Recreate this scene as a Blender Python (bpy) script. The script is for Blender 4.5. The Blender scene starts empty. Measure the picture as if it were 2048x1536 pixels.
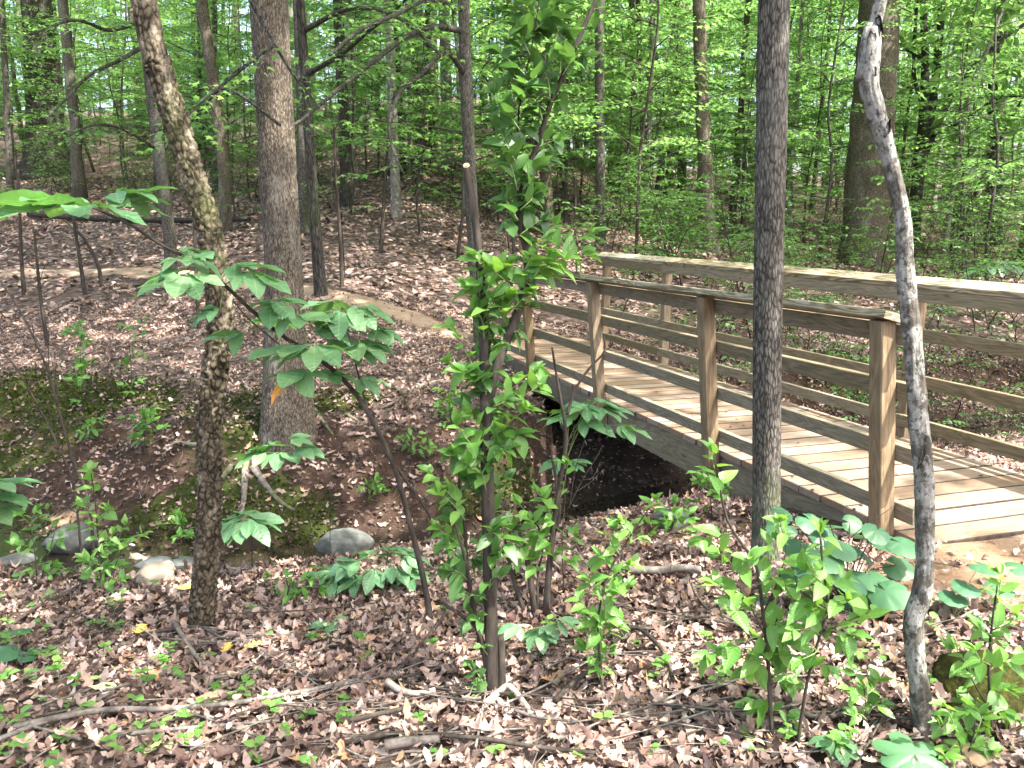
import bpy, math, random
import numpy as np
from mathutils import Vector, Matrix

random.seed(7)
RNG = np.random.default_rng(11)
SC = bpy.context.scene
COL = SC.collection

# ------------------------------------------------------------------ camera, sky, sun, exposure
CAM_H, PITCH, FPX = 1.45, math.radians(10.2), 1657.0
cam_d = bpy.data.cameras.new('camera')
cam = bpy.data.objects.new('camera', cam_d)
COL.objects.link(cam)
cam.location = (0, 0, CAM_H)
cam.rotation_euler = (math.radians(90) - PITCH, 0, 0)
cam_d.sensor_width = 36.0
cam_d.lens = 36.0 * FPX / 2048.0
cam_d.clip_end = 600
cam_d.clip_start = 0.05
SC.camera = cam

SUN_DIR = Vector((0.52, -0.42, 1.15)).normalized()      # towards the sun
world = bpy.data.worlds.new('World')
SC.world = world
world.use_nodes = True
wn = world.node_tree.nodes
wl = world.node_tree.links
for n_ in list(wn): wn.remove(n_)
w_out = wn.new('ShaderNodeOutputWorld')
w_bg = wn.new('ShaderNodeBackground')
w_sky = wn.new('ShaderNodeTexSky')
w_sky.sky_type = 'NISHITA'
w_sky.sun_disc = False
w_sky.sun_elevation = math.asin(SUN_DIR.z)
w_sky.sun_rotation = math.atan2(SUN_DIR.x, SUN_DIR.y)
w_sky.dust_density = 6.0
w_sky.ozone_density = 0.3
w_bg.inputs['Strength'].default_value = 0.14
wl.new(w_sky.outputs[0], w_bg.inputs['Color'])
wl.new(w_bg.outputs[0], w_out.inputs['Surface'])
sun_d = bpy.data.lights.new('sun', 'SUN')
sun_d.energy = 3.7
sun_d.angle = math.radians(0.53)
sun_d.color = (1.0, 0.95, 0.86)
sun = bpy.data.objects.new('sun', sun_d)
COL.objects.link(sun)
sun.rotation_euler = SUN_DIR.to_track_quat('Z', 'Y').to_euler()
sun.location = SUN_DIR * 60

SC.view_settings.view_transform = 'Standard'
SC.view_settings.look = 'None'
SC.view_settings.gamma = 1
SC.view_settings.use_curve_mapping = False
SC.view_settings.exposure = 2.64
SC.render.engine = 'CYCLES'
cy = SC.cycles
cy.max_bounces = 7
cy.diffuse_bounces = 4
cy.glossy_bounces = 2
cy.transmission_bounces = 5
cy.transparent_max_bounces = 8
cy.sample_clamp_indirect = 6.0
cy.use_adaptive_sampling = True
cy.adaptive_threshold = 0.02
cy.use_denoising = True
try:
    cy.denoiser = 'OPENIMAGEDENOISE'
except Exception:
    pass

# ------------------------------------------------------------------ projection helpers
CP, SP = math.cos(PITCH), math.sin(PITCH)
CO = np.array([0, 0, CAM_H])

def ray(px, py):
    u = (px - 1024) / FPX
    v = (768 - py) / FPX
    return np.array([u, CP + v * SP, -SP + v * CP])

def PT(px, py, t):
    return CO + ray(px, py) * t

def PY(px, py, y):
    d = ray(px, py)
    return CO + d * (y / d[1])

# ------------------------------------------------------------------ noise
def _hash(i, j, k, seed):
    h = (i.astype(np.int64) * 374761393 + j.astype(np.int64) * 668265263 + k.astype(np.int64) * 1274126177 + seed * 974711) & 0x7fffffff
    h = ((h ^ (h >> 13)) * 1274126177) & 0x7fffffff
    h = (h ^ (h >> 16)) & 0x7fffffff
    return (h % 100003) / 100003.0

def vnoise(p, seed=0):
    p = np.asarray(p, float)
    i = np.floor(p).astype(np.int64)
    f = p - i
    f = f * f * (3 - 2 * f)
    out = 0
    for dx in (0, 1):
        for dy in (0, 1):
            for dz in (0, 1):
                w = (f[..., 0] if dx else 1 - f[..., 0]) * (f[..., 1] if dy else 1 - f[..., 1]) * (f[..., 2] if dz else 1 - f[..., 2])
                out = out + w * _hash(i[..., 0] + dx, i[..., 1] + dy, i[..., 2] + dz, seed)
    return out

def fbm(p, octv=3, seed=0):
    a, s, t = 0.5, 0.0, 0.0
    for o in range(octv):
        s = s + a * vnoise(np.asarray(p) * (2.03 ** o), seed + o)
        t += a
        a *= 0.5
    return s / t

def worley(p, seed=0):
    i = np.floor(p).astype(np.int64)
    f1 = np.full(p.shape[:-1], 9.0)
    f2 = np.full(p.shape[:-1], 9.0)
    for dx in (-1, 0, 1):
        for dy in (-1, 0, 1):
            for dz in (-1, 0, 1):
                c = i + np.array([dx, dy, dz])
                q = np.stack([c[..., k] + 0.5 + 0.75 * (_hash(c[..., 0], c[..., 1], c[..., 2], seed + 31 * k) - 0.5) for k in range(3)], -1)
                d = np.linalg.norm(q - p, axis=-1)
                f2 = np.where(d < f1, f1, np.minimum(f2, d))
                f1 = np.minimum(f1, d)
    return f1, f2

# ------------------------------------------------------------------ terrain
YC_X = np.array([-40, -8, -5.6, -4, -2.5, -1, 0.7, 2.0, 3.9, 6, 12, 40.0])
YC_Y = np.array([16, 8.6, 7.4, 6.6, 5.85, 5.85, 6.9, 7.9, 9.1, 10.2, 13.0, 24.0])

def creek_y(x):
    x = np.asarray(x, float)
    return (np.interp(x - 0.4, YC_X, YC_Y) + np.interp(x, YC_X, YC_Y) + np.interp(x + 0.4, YC_X, YC_Y)) / 3

def sstep(a, b, x):
    t = np.clip((x - a) / (b - a), 0, 1)
    return t * t * (3 - 2 * t)

def height(x, y, fine=True):
    x = np.asarray(x, float)
    y = np.asarray(y, float)
    d = y - creek_y(x)
    near = -0.08 + 0.065 * np.clip(x, -4, 3) - 0.055 * np.clip(y - 1, 0, 6)
    near = near + 0.14 * np.exp(-((x - 2.5) ** 2 + (y - 3.3) ** 2) / 1.1)
    near = np.minimum(near, -0.012 + 0.02 * np.abs(x - 2.6))
    r = d - 2.2
    right = sstep(1.5, 6, x)
    mid = np.exp(-((x - 0.2) / 3.2) ** 2)
    S = 0.17 * (1 - right) + 0.085 * right
    r0 = 3.2 * mid
    rr = np.maximum(r - r0, 0)
    rr = np.where(rr > 62, 62 + (rr - 62) * 0.15, rr)
    far = -0.12 + S * (np.sqrt(rr * rr + 0.6) - 0.775) + 0.04 * np.clip(r, 0, 60)
    bed = -1.03
    # near bank from d=-0.5 to the lip; far bank from 0.45 up to 2.2
    lip = np.interp(x, [-6, -2, -0.8, 1.3, 4], [1.55, 1.6, 1.7, 2.2, 2.6])
    wn_ = sstep(0.55, 1.0, -d / lip)
    nb = bed + (near - bed) * wn_
    kf = np.interp(d, [0.4, 0.8, 1.15, 1.6, 2.2], [0, 0.28, 0.55, 0.82, 1.0])
    fb = bed + (far - bed) * kf
    z = np.where(d < 0, nb, fb)
    if fine:
        p = np.stack([x * 0.8, y * 0.8, x * 0], -1)
        bank = np.exp(-((np.abs(d) - 1.3) / 0.8) ** 2)
        z = z + (vnoise(p * 0.5, 3) - 0.5) * 0.16 * sstep(2.0, 6, d)
        z = z + (fbm(p * 2.2, 3, 5) - 0.5) * (0.05 + 0.34 * bank * (d > 0) + 0.08 * bank)
        z = z + (vnoise(p * 9, 8) - 0.5) * 0.02
    # keep clear of the footbridge timbers
    al = -x * SB + y * CB
    sl = x * CB + y * SB
    under = (sl > 2.85) & (sl < 4.7) & (al > 3.1) & (al < 11.1)
    lim = -0.06 - 0.62 * sstep(4.0, 5.2, al) * (1 - sstep(9.3, 10.5, al))
    z = np.where(under, np.minimum(z, lim), z)
    return z

BA = math.radians(17.8)
SB, CB = math.sin(BA), math.cos(BA)

def G(px, py, tmin=1.4, tmax=90):
    d = ray(px, py)
    t = np.concatenate([np.arange(tmin, 12, 0.01), np.arange(12, tmax, 0.05)])
    P = CO + d * t[:, None]
    below = P[:, 2] < height(P[:, 0], P[:, 1])
    if not below.any():
        q = P[-1]
        return np.array([q[0], q[1], float(height(q[0], q[1]))])
    k = int(np.argmax(below))
    q = P[k]
    return np.array([q[0], q[1], float(height(q[0], q[1]))])

def depth_of(p):
    return (p[1] * CP - (p[2] - CAM_H) * SP)

# ------------------------------------------------------------------ mesh helpers
class MB:
    def __init__(self):
        self.v, self.f, self.n = [], [], 0
    def add(self, V, *faces):
        V = np.asarray(V, float).reshape(-1, 3)
        for F in faces:
            self.f.append(np.asarray(F, np.int64) + self.n)
        self.v.append(V)
        self.n += len(V)
    def mesh(self, name, mat, smooth=True):
        V = np.concatenate(self.v)
        me = bpy.data.meshes.new(name)
        me.vertices.add(len(V))
        me.vertices.foreach_set('co', V.astype(np.float32).ravel())
        loops = np.concatenate([F.ravel() for F in self.f])
        cnt = np.concatenate([np.full(len(F), F.shape[1]) for F in self.f])
        me.loops.add(len(loops))
        me.loops.foreach_set('vertex_index', loops.astype(np.int32))
        me.polygons.add(len(cnt))
        st = np.zeros(len(cnt), np.int32)
        st[1:] = np.cumsum(cnt)[:-1]
        me.polygons.foreach_set('loop_start', st)
        me.polygons.foreach_set('loop_total', cnt.astype(np.int32))
        me.polygons.foreach_set('use_smooth', np.full(len(cnt), bool(smooth)))
        me.update(calc_edges=True)
        me.validate()
        for m in (mat if isinstance(mat, (list, tuple)) else [mat]):
            me.materials.append(m)
        return me

def frames_along(P):
    T = np.gradient(P, axis=0)
    T /= np.linalg.norm(T, axis=1)[:, None] + 1e-12
    a = np.array([1.0, 0, 0]) if abs(T[0][0]) < 0.8 else np.array([0, 1.0, 0])
    N = np.zeros_like(P)
    n = a - T[0] * (a @ T[0])
    n /= np.linalg.norm(n)
    for i in range(len(P)):
        n = n - T[i] * (n @ T[i])
        n /= np.linalg.norm(n) + 1e-12
        N[i] = n
    return T, N, np.cross(T, N)

def tube_arrays(P, R, seg, disp=None, cap=True):
    P = np.asarray(P, float)
    R = np.broadcast_to(np.asarray(R, float), (len(P),))
    T, N, B = frames_along(P)
    a = np.arange(seg) * 2 * np.pi / seg
    ring = N[:, None, :] * np.cos(a)[None, :, None] + B[:, None, :] * np.sin(a)[None, :, None]
    rad = R[:, None] * np.ones(seg)[None]
    if disp is not None:
        L = np.concatenate([[0], np.cumsum(np.linalg.norm(np.diff(P, axis=0), axis=1))])
        rad = rad + disp(a[None, :] + 0 * L[:, None], L[:, None] + 0 * a[None, :], R[:, None])
    V = (P[:, None, :] + ring * rad[..., None]).reshape(-1, 3)
    m = len(P)
    i = np.arange(m - 1)[:, None] * seg
    j = np.arange(seg)[None]
    j2 = (j + 1) % seg
    Q = np.stack([i + j, i + j2, i + seg + j2, i + seg + j], -1).reshape(-1, 4)
    fs = [Q]
    if cap:
        V = np.concatenate([V, P[:1], P[-1:]])
        c0, c1 = m * seg, m * seg + 1
        jj = np.arange(seg)
        k = (jj + 1) % seg
        t0 = np.stack([np.full(seg, c0), k, jj], -1)
        t1 = np.stack([np.full(seg, c1), (m - 1) * seg + jj, (m - 1) * seg + k], -1)
        fs += [t0, t1]
    return V, fs

def smooth_path(pts, n):
    """Catmull-Rom through the given points (any width), n samples."""
    P = np.asarray(pts, float)
    if len(P) == 2:
        t = np.linspace(0, 1, n)[:, None]
        return P[0] * (1 - t) + P[1] * t
    L = np.concatenate([[0], np.cumsum(np.linalg.norm(np.diff(P[:, :3], axis=0), axis=1) + 1e-9)])
    u = np.linspace(0, L[-1], n)
    k = np.clip(np.searchsorted(L, u, side='right') - 1, 0, len(P) - 2)
    t = ((u - L[k]) / (L[k + 1] - L[k]))[:, None]
    Pm = np.concatenate([[2 * P[0] - P[1]], P, [2 * P[-1] - P[-2]]])
    p0, p1, p2, p3 = Pm[k], Pm[k + 1], Pm[k + 2], Pm[k + 3]
    return 0.5 * (2 * p1 + (p2 - p0) * t + (2 * p0 - 5 * p1 + 4 * p2 - p3) * t ** 2 + (3 * p1 - p0 - 3 * p2 + p3) * t ** 3)

def add_tube(mb, P, R, seg=6, disp=None, cap=True):
    V, fs = tube_arrays(P, R, seg, disp, cap)
    mb.add(V, *fs)

def box_arrays(lx, ly, lz, ch=0.003):
    """box centred on the origin with chamfered long edges (x axis is long)"""
    hx, hy, hz = lx / 2, ly / 2, lz / 2
    prof = [(hy - ch, -hz), (hy, -hz + ch), (hy, hz - ch), (hy - ch, hz), (-hy + ch, hz), (-hy, hz - ch), (-hy, -hz + ch), (-hy + ch, -hz)]
    V = [(-hx, a, b) for a, b in prof] + [(hx, a, b) for a, b in prof]
    Q = [(i, i + 8, (i + 1) % 8 + 8, (i + 1) % 8) for i in range(8)]
    return np.array(V), np.array(Q), np.array([list(range(8))]), np.array([list(range(15, 7, -1))])

# ------------------------------------------------------------------ object helpers
def link(o):
    COL.objects.link(o)
    return o

def tag(o, label=None, cat=None, group=None, kind=None):
    if label: o['label'] = label
    if cat: o['category'] = cat
    if group: o['group'] = group
    if kind: o['kind'] = kind
    return o

def empty(name, loc, label, cat, group=None):
    o = link(bpy.data.objects.new(name, None))
    o.empty_display_size = 0.1
    o.location = loc
    return tag(o, label, cat, group)

def ob(name, me, parent=None, mat=None):
    o = link(bpy.data.objects.new(name, me))
    if parent is not None:
        o.parent = parent
    if mat is not None:
        o.matrix_basis = mat
    return o

def basis(pos, X, Z, s=1.0):
    X = np.asarray(X, float); X = X / (np.linalg.norm(X) + 1e-12)
    Z = np.asarray(Z, float); Z = Z - X * (Z @ X); Z = Z / (np.linalg.norm(Z) + 1e-12)
    Y = np.cross(Z, X)
    s = np.broadcast_to(np.asarray(s, float), (3,))
    return Matrix(((X[0] * s[0], Y[0] * s[1], Z[0] * s[2], pos[0]), (X[1] * s[0], Y[1] * s[1], Z[1] * s[2], pos[1]),
                   (X[2] * s[0], Y[2] * s[1], Z[2] * s[2], pos[2]), (0, 0, 0, 1)))

# ------------------------------------------------------------------ materials
def new_mat(name):
    m = bpy.data.materials.new(name)
    m.use_nodes = True
    nt = m.node_tree
    b = nt.nodes['Principled BSDF']
    return m, nt, b

def node(nt, typ, **kw):
    n = nt.nodes.new(typ)
    for k, v in kw.items():
        setattr(n, k, v)
    return n

def ramp(nt, fac, stops, interp='LINEAR'):
    r = nt.nodes.new('ShaderNodeValToRGB')
    r.color_ramp.interpolation = interp
    e = r.color_ramp.elements
    while len(e) < len(stops): e.new(0.5)
    for el, (p, c) in zip(e, stops):
        el.position = p
        el.color = (*c, 1)
    nt.links.new(fac, r.inputs[0])
    return r.outputs[0]

def mixc(nt, fac, a, b, blend='MIX'):
    n = nt.nodes.new('ShaderNodeMix')
    n.data_type = 'RGBA'
    n.blend_type = blend
    for sock, v in ((n.inputs[0], fac), (n.inputs[6], a), (n.inputs[7], b)):
        if hasattr(v, 'is_output'):
            nt.links.new(v, sock)
        elif isinstance(v, (int, float)):
            sock.default_value = v
        else:
            sock.default_value = (*v, 1)
    return n.outputs[2]

def coords(nt, scale=(1, 1, 1), out='Object', rnd=False):
    tc = nt.nodes.new('ShaderNodeTexCoord')
    mp = nt.nodes.new('ShaderNodeMapping')
    mp.inputs['Scale'].default_value = scale
    nt.links.new(tc.outputs[out], mp.inputs[0])
    if rnd:
        oi = nt.nodes.new('ShaderNodeObjectInfo')
        mul = nt.nodes.new('ShaderNodeVectorMath')
        mul.operation = 'SCALE'
        mul.inputs[0].default_value = (37, 53, 71)
        nt.links.new(oi.outputs['Random'], mul.inputs['Scale'])
        nt.links.new(mul.outputs[0], mp.inputs['Location'])
    return mp.outputs[0]

def noise(nt, vec, scale, detail=4, rough=0.55, dist=0.0):
    n = nt.nodes.new('ShaderNodeTexNoise')
    n.inputs['Scale'].default_value = scale
    n.inputs['Detail'].default_value = detail
    n.inputs['Roughness'].default_value = rough
    n.inputs['Distortion'].default_value = dist
    nt.links.new(vec, n.inputs['Vector'])
    return n.outputs['Fac']

def voro(nt, vec, scale, feature='F1', out='Distance'):
    n = nt.nodes.new('ShaderNodeTexVoronoi')
    n.feature = feature
    n.inputs['Scale'].default_value = scale
    nt.links.new(vec, n.inputs['Vector'])
    return n.outputs[out]

def bump(nt, b, h, strength=0.5, dist=0.01):
    n = nt.nodes.new('ShaderNodeBump')
    n.inputs['Strength'].default_value = strength
    n.inputs['Distance'].default_value = dist
    nt.links.new(h, n.inputs['Height'])
    nt.links.new(n.outputs[0], b.inputs['Normal'])

def math_(nt, op, a, b=0.0, clamp=False):
    n = nt.nodes.new('ShaderNodeMath')
    n.operation = op
    n.use_clamp = clamp
    for s, v in ((n.inputs[0], a), (n.inputs[1], b)):
        if hasattr(v, 'is_output'): nt.links.new(v, s)
        else: s.default_value = v
    return n.outputs[0]

def leaf_mat(name, c0, c1, c2, trans=(0.20, 0.42, 0.05), tf=0.42, rough=0.42, src='island', vein=False, spec=0.5):
    m, nt, b = new_mat(name)
    if src == 'island':
        g = node(nt, 'ShaderNodeNewGeometry')
        r = g.outputs['Random Per Island']
        oi = node(nt, 'ShaderNodeObjectInfo')
        r = math_(nt, 'FRACT', math_(nt, 'ADD', r, math_(nt, 'MULTIPLY', oi.outputs['Random'], 0.35)))
    else:
        oi = node(nt, 'ShaderNodeObjectInfo')
        r = oi.outputs['Random']
    col = ramp(nt, r, [(0, c0), (0.5, c1), (1, c2)])
    tcol = mixc(nt, 0.5, trans, mixc(nt, r, trans, (trans[0] * 1.5, trans[1] * 1.05, trans[2])))
    if vein:
        tc = node(nt, 'ShaderNodeTexCoord')
        sx = node(nt, 'ShaderNodeSeparateXYZ')
        nt.links.new(tc.outputs['Object'], sx.inputs[0])
        ay = math_(nt, 'ABSOLUTE', sx.outputs['Y'])
        mid = math_(nt, 'LESS_THAN', ay, 0.012)
        w = math_(nt, 'SINE', math_(nt, 'MULTIPLY', math_(nt, 'SUBTRACT', sx.outputs['X'], math_(nt, 'MULTIPLY', ay, 0.7)), 56.0))
        sv = math_(nt, 'GREATER_THAN', w, 0.93)
        v = math_(nt, 'MAXIMUM', mid, math_(nt, 'MULTIPLY', sv, 0.45))
        col = mixc(nt, math_(nt, 'MULTIPLY', v, 0.45), col, (c2[0] * 1.9 + 0.02, c2[1] * 1.6 + 0.02, c2[2] * 1.8 + 0.01))
        bump(nt, b, w, 0.18, 0.004)
    nt.links.new(col, b.inputs['Base Color'])
    b.inputs['Roughness'].default_value = rough
    b.inputs['Specular IOR Level'].default_value = spec
    t = node(nt, 'ShaderNodeBsdfTranslucent')
    nt.links.new(tcol, t.inputs['Color'])
    mx = node(nt, 'ShaderNodeMixShader')
    mx.inputs[0].default_value = tf
    nt.links.new(b.outputs[0], mx.inputs[1])
    nt.links.new(t.outputs[0], mx.inputs[2])
    nt.links.new(mx.outputs[0], nt.nodes['Material Output'].inputs['Surface'])
    return m

def bark_mat(name, dark, mid, light, zs=0.16, scale=22, lich=(0.42, 0.43, 0.40), lamt=0.35, moss=0.0, bd=0.012, bs=0.9, lscale=3.0, vor=1.4):
    m, nt, b = new_mat(name)
    v = coords(nt, (1, 1, zs), rnd=True)
    vi = coords(nt, (1, 1, 0.55), rnd=True)
    n1 = noise(nt, v, scale, 6, 0.62, 0.4)
    n2 = noise(nt, v, scale * 2.7, 4, 0.6)
    vo = voro(nt, v, scale * 1.3, 'DISTANCE_TO_EDGE')
    h = math_(nt, 'ADD', math_(nt, 'MULTIPLY', n1, 0.7), math_(nt, 'MULTIPLY', math_(nt, 'MINIMUM', vo, 0.25), vor))
    h = math_(nt, 'ADD', h, math_(nt, 'MULTIPLY', n2, 0.25))
    o_ = -0.16 + 0.115 * vor
    col = ramp(nt, h, [(0.44 + o_, dark), (0.60 + o_, mid), (0.82 + o_, light)])
    ln = noise(nt, vi, lscale, 5, 0.65, 0.3)
    lf = ramp(nt, ln, [(0.52, (0, 0, 0)), (0.66, (1, 1, 1))])
    fine = ramp(nt, noise(nt, vi, 38, 3, 0.6), [(0.4, (0.2, 0.2, 0.2)), (0.65, (1, 1, 1))])
    lm = math_(nt, 'MULTIPLY', math_(nt, 'MULTIPLY', lf, fine), lamt)
    col = mixc(nt, lm, col, lich)
    if moss > 0:
        mf = ramp(nt, noise(nt, vi, 2.1, 4, 0.6), [(0.50, (0, 0, 0)), (0.62, (1, 1, 1))])
        tc = node(nt, 'ShaderNodeTexCoord')
        sx = node(nt, 'ShaderNodeSeparateXYZ')
        nt.links.new(tc.outputs['Object'], sx.inputs[0])
        low = ramp(nt, math_(nt, 'MULTIPLY', sx.outputs['Z'], 0.5), [(0.1, (1, 1, 1)), (0.9, (0.35, 0.35, 0.35))])
        col = mixc(nt, math_(nt, 'MULTIPLY', math_(nt, 'MULTIPLY', mf, low), moss), col, (0.07, 0.10, 0.02))
    nt.links.new(col, b.inputs['Base Color'])
    b.inputs['Roughness'].default_value = 0.9
    b.inputs['Specular IOR Level'].default_value = 0.2
    bump(nt, b, h, bs, bd)
    return m

def wood_mat(name, c_dark, c_mid, c_light, grain=1.0, rings=0.5, blotch=(0.30, 0.27, 0.2), bamt=0.35):
    m, nt, b = new_mat(name)
    v = coords(nt, (0.55, 9, 9), rnd=True)
    v2 = coords(nt, (0.9, 6, 6), rnd=True)
    v3 = coords(nt, (3, 3, 3), rnd=True)
    w = node(nt, 'ShaderNodeTexNoise')
    w.inputs['Scale'].default_value = 1.3
    w.inputs['Detail'].default_value = 2
    w.inputs['Distortion'].default_value = 0.8
    nt.links.new(v2, w.inputs['Vector'])
    ringv = math_(nt, 'SINE', math_(nt, 'MULTIPLY', w.outputs['Fac'], 70.0))
    gr = noise(nt, v, 14, 5, 0.65, 0.2)
    h = math_(nt, 'ADD', math_(nt, 'MULTIPLY', gr, grain), math_(nt, 'MULTIPLY', ringv, rings * 0.18))
    col = ramp(nt, h, [(0.3, c_dark), (0.52, c_mid), (0.75, c_light)])
    bl = ramp(nt, noise(nt, v3, 1.6, 5, 0.6), [(0.45, (0, 0, 0)), (0.68, (1, 1, 1))])
    col = mixc(nt, math_(nt, 'MULTIPLY', bl, bamt), col, blotch)
    # knots
    vk = coords(nt, (1.6, 5, 5), rnd=True)
    kd = voro(nt, vk, 1.6)
    kf = ramp(nt, kd, [(0.05, (1, 1, 1)), (0.11, (0, 0, 0))])
    col = mixc(nt, math_(nt, 'MULTIPLY', kf, 0.7), col, (c_dark[0] * 0.45, c_dark[1] * 0.35, c_dark[2] * 0.3))
    oi = node(nt, 'ShaderNodeObjectInfo')
    val = math_(nt, 'ADD', math_(nt, 'MULTIPLY', oi.outputs['Random'], 0.34), 0.83)
    hs = node(nt, 'ShaderNodeHueSaturation')
    nt.links.new(col, hs.inputs['Color'])
    nt.links.new(val, hs.inputs['Value'])
    nt.links.new(math_(nt, 'ADD', math_(nt, 'MULTIPLY', oi.outputs['Random'], -0.3), 1.12), hs.inputs['Saturation'])
    nt.links.new(hs.outputs[0], b.inputs['Base Color'])
    b.inputs['Roughness'].default_value = 0.72
    b.inputs['Specular IOR Level'].default_value = 0.3
    bump(nt, b, h, 0.35, 0.003)
    return m

def litter_mat(name):
    m, nt, b = new_mat(name)
    g = node(nt, 'ShaderNodeNewGeometry')
    col = ramp(nt, g.outputs['Random Per Island'], [
        (0.0, (0.05, 0.031, 0.026)), (0.14, (0.15, 0.092, 0.076)), (0.30, (0.33, 0.23, 0.195)), (0.44, (0.11, 0.071, 0.06)),
        (0.58, (0.43, 0.315, 0.27)), (0.70, (0.21, 0.138, 0.118)), (0.84, (0.46, 0.365, 0.325)), (0.95, (0.34, 0.19, 0.095)), (1.0, (0.54, 0.45, 0.41))])
    v = coords(nt, (1, 1, 1))
    nn = noise(nt, v, 60, 3, 0.6)
    col = mixc(nt, 0.55, col, ramp(nt, nn, [(0.3, (0.45, 0.42, 0.42)), (0.7, (1.25, 1.2, 1.2))]), 'MULTIPLY')
    nt.links.new(col, b.inputs['Base Color'])
    b.inputs['Roughness'].default_value = 0.6
    b.inputs['Specular IOR Level'].default_value = 0.35
    t = node(nt, 'ShaderNodeBsdfTranslucent')
    nt.links.new(col, t.inputs['Color'])
    mx = node(nt, 'ShaderNodeMixShader')
    mx.inputs[0].default_value = 0.12
    nt.links.new(b.outputs[0], mx.inputs[1])
    nt.links.new(t.outputs[0], mx.inputs[2])
    nt.links.new(mx.outputs[0], nt.nodes['Material Output'].inputs['Surface'])
    return m

def flat_mat(name, c0, c1, scale=12, rough=0.85, bd=0.01, bs=0.5, spec=0.3, det=5):
    m, nt, b = new_mat(name)
    v = coords(nt, (1, 1, 1))
    n = noise(nt, v, scale, det, 0.65, 0.2)
    col = ramp(nt, n, [(0.32, c0), (0.68, c1)])
    nt.links.new(col, b.inputs['Base Color'])
    b.inputs['Roughness'].default_value = rough
    b.inputs['Specular IOR Level'].default_value = spec
    bump(nt, b, noise(nt, v, scale * 2.3, 6, 0.7), bs, bd)
    return m

M = {}
M['litter'] = litter_mat('dry_oak_leaf')
mh, nt, b = new_mat('leaf_mould')
g__ = node(nt, 'ShaderNodeNewGeometry')
nt.links.new(ramp(nt, g__.outputs['Random Per Island'], [(0, (0.02, 0.014, 0.011)), (0.5, (0.075, 0.046, 0.036)), (0.85, (0.13, 0.085, 0.068)), (1, (0.26, 0.19, 0.16))]), b.inputs['Base Color'])
b.inputs['Roughness'].default_value = 0.9
M['humus'] = mh
M['leaf_forest'] = leaf_mat('forest_leaf', (0.04, 0.105, 0.028), (0.06, 0.145, 0.036), (0.09, 0.185, 0.042), trans=(0.23, 0.48, 0.12), tf=0.5)
M['leaf_canopy'] = leaf_mat('canopy_leaf', (0.045, 0.105, 0.03), (0.065, 0.145, 0.038), (0.09, 0.175, 0.045), trans=(0.23, 0.47, 0.12), tf=0.5)
M['leaf_holly'] = leaf_mat('holly_leaf', (0.018, 0.045, 0.014), (0.025, 0.06, 0.018), (0.035, 0.075, 0.022), trans=(0.06, 0.14, 0.02), tf=0.2, rough=0.28)
M['leaf_low'] = leaf_mat('low_leaf', (0.04, 0.10, 0.03), (0.055, 0.13, 0.035), (0.08, 0.17, 0.035), trans=(0.14, 0.34, 0.06), tf=0.35)
M['leaf_shrub'] = leaf_mat('shrub_leaf', (0.045, 0.13, 0.024), (0.075, 0.19, 0.034), (0.12, 0.25, 0.045), trans=(0.18, 0.42, 0.05), tf=0.36, rough=0.33, src='object', vein=True)
M['leaf_young'] = leaf_mat('young_shrub_leaf', (0.07, 0.18, 0.04), (0.105, 0.235, 0.055), (0.155, 0.29, 0.07), trans=(0.24, 0.5, 0.06), tf=0.4, rough=0.36, src='object', vein=True)
M['leaf_buckeye'] = leaf_mat('buckeye_leaf', (0.075, 0.175, 0.085), (0.10, 0.215, 0.105), (0.13, 0.24, 0.11), trans=(0.14, 0.36, 0.06), tf=0.3, rough=0.38, src='object', vein=True, spec=0.7)
M['leaf_broad'] = leaf_mat('broad_leaf', (0.035, 0.105, 0.05), (0.045, 0.125, 0.06), (0.06, 0.15, 0.07), trans=(0.10, 0.28, 0.07), tf=0.25, rough=0.45, src='object')
M['leaf_lobed'] = leaf_mat('lobed_leaf', (0.09, 0.22, 0.10), (0.10, 0.24, 0.11), (0.11, 0.25, 0.115), trans=(0.16, 0.38, 0.1), tf=0.3, rough=0.45, src='object')
M['leaf_orange'] = leaf_mat('orange_leaf', (0.5, 0.2, 0.03), (0.55, 0.23, 0.035), (0.6, 0.25, 0.04), trans=(0.6, 0.25, 0.04), tf=0.3, src='object', vein=True)
M['leaf_yellow'] = leaf_mat('yellow_fallen_leaf', (0.5, 0.33, 0.08), (0.55, 0.36, 0.1), (0.6, 0.42, 0.14), trans=(0.6, 0.4, 0.1), tf=0.2, src='object', vein=True)
M['leaf_pale'] = leaf_mat('pale_fallen_leaf', (0.33, 0.42, 0.16), (0.38, 0.47, 0.2), (0.42, 0.5, 0.24), trans=(0.4, 0.5, 0.2), tf=0.2, src='object', vein=True)
M['bark_block'] = bark_mat('blocky_bark', (0.010, 0.008, 0.005), (0.042, 0.034, 0.022), (0.10, 0.08, 0.055), zs=0.7, scale=30, lamt=0.95, lich=(0.34, 0.29, 0.22), moss=0.7, bd=0.006, lscale=14)
M['bark_oak'] = bark_mat('oak_bark', (0.021, 0.017, 0.0135), (0.072, 0.058, 0.045), (0.19, 0.158, 0.125), zs=0.30, scale=50, lamt=0.55, lich=(0.30, 0.28, 0.25), bd=0.012, lscale=4, vor=0.9)
M['bark_grey'] = bark_mat('grey_bark', (0.014, 0.013, 0.011), (0.048, 0.043, 0.037), (0.15, 0.138, 0.12), zs=0.27, scale=58, lamt=0.4, lich=(0.24, 0.24, 0.22), bd=0.012, moss=0.25, vor=0.9)
M['bark_dark'] = bark_mat('dark_bark', (0.010, 0.009, 0.008), (0.032, 0.028, 0.024), (0.075, 0.067, 0.06), zs=0.14, scale=30, lamt=0.3, lich=(0.2, 0.2, 0.185), moss=0.3)
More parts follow.
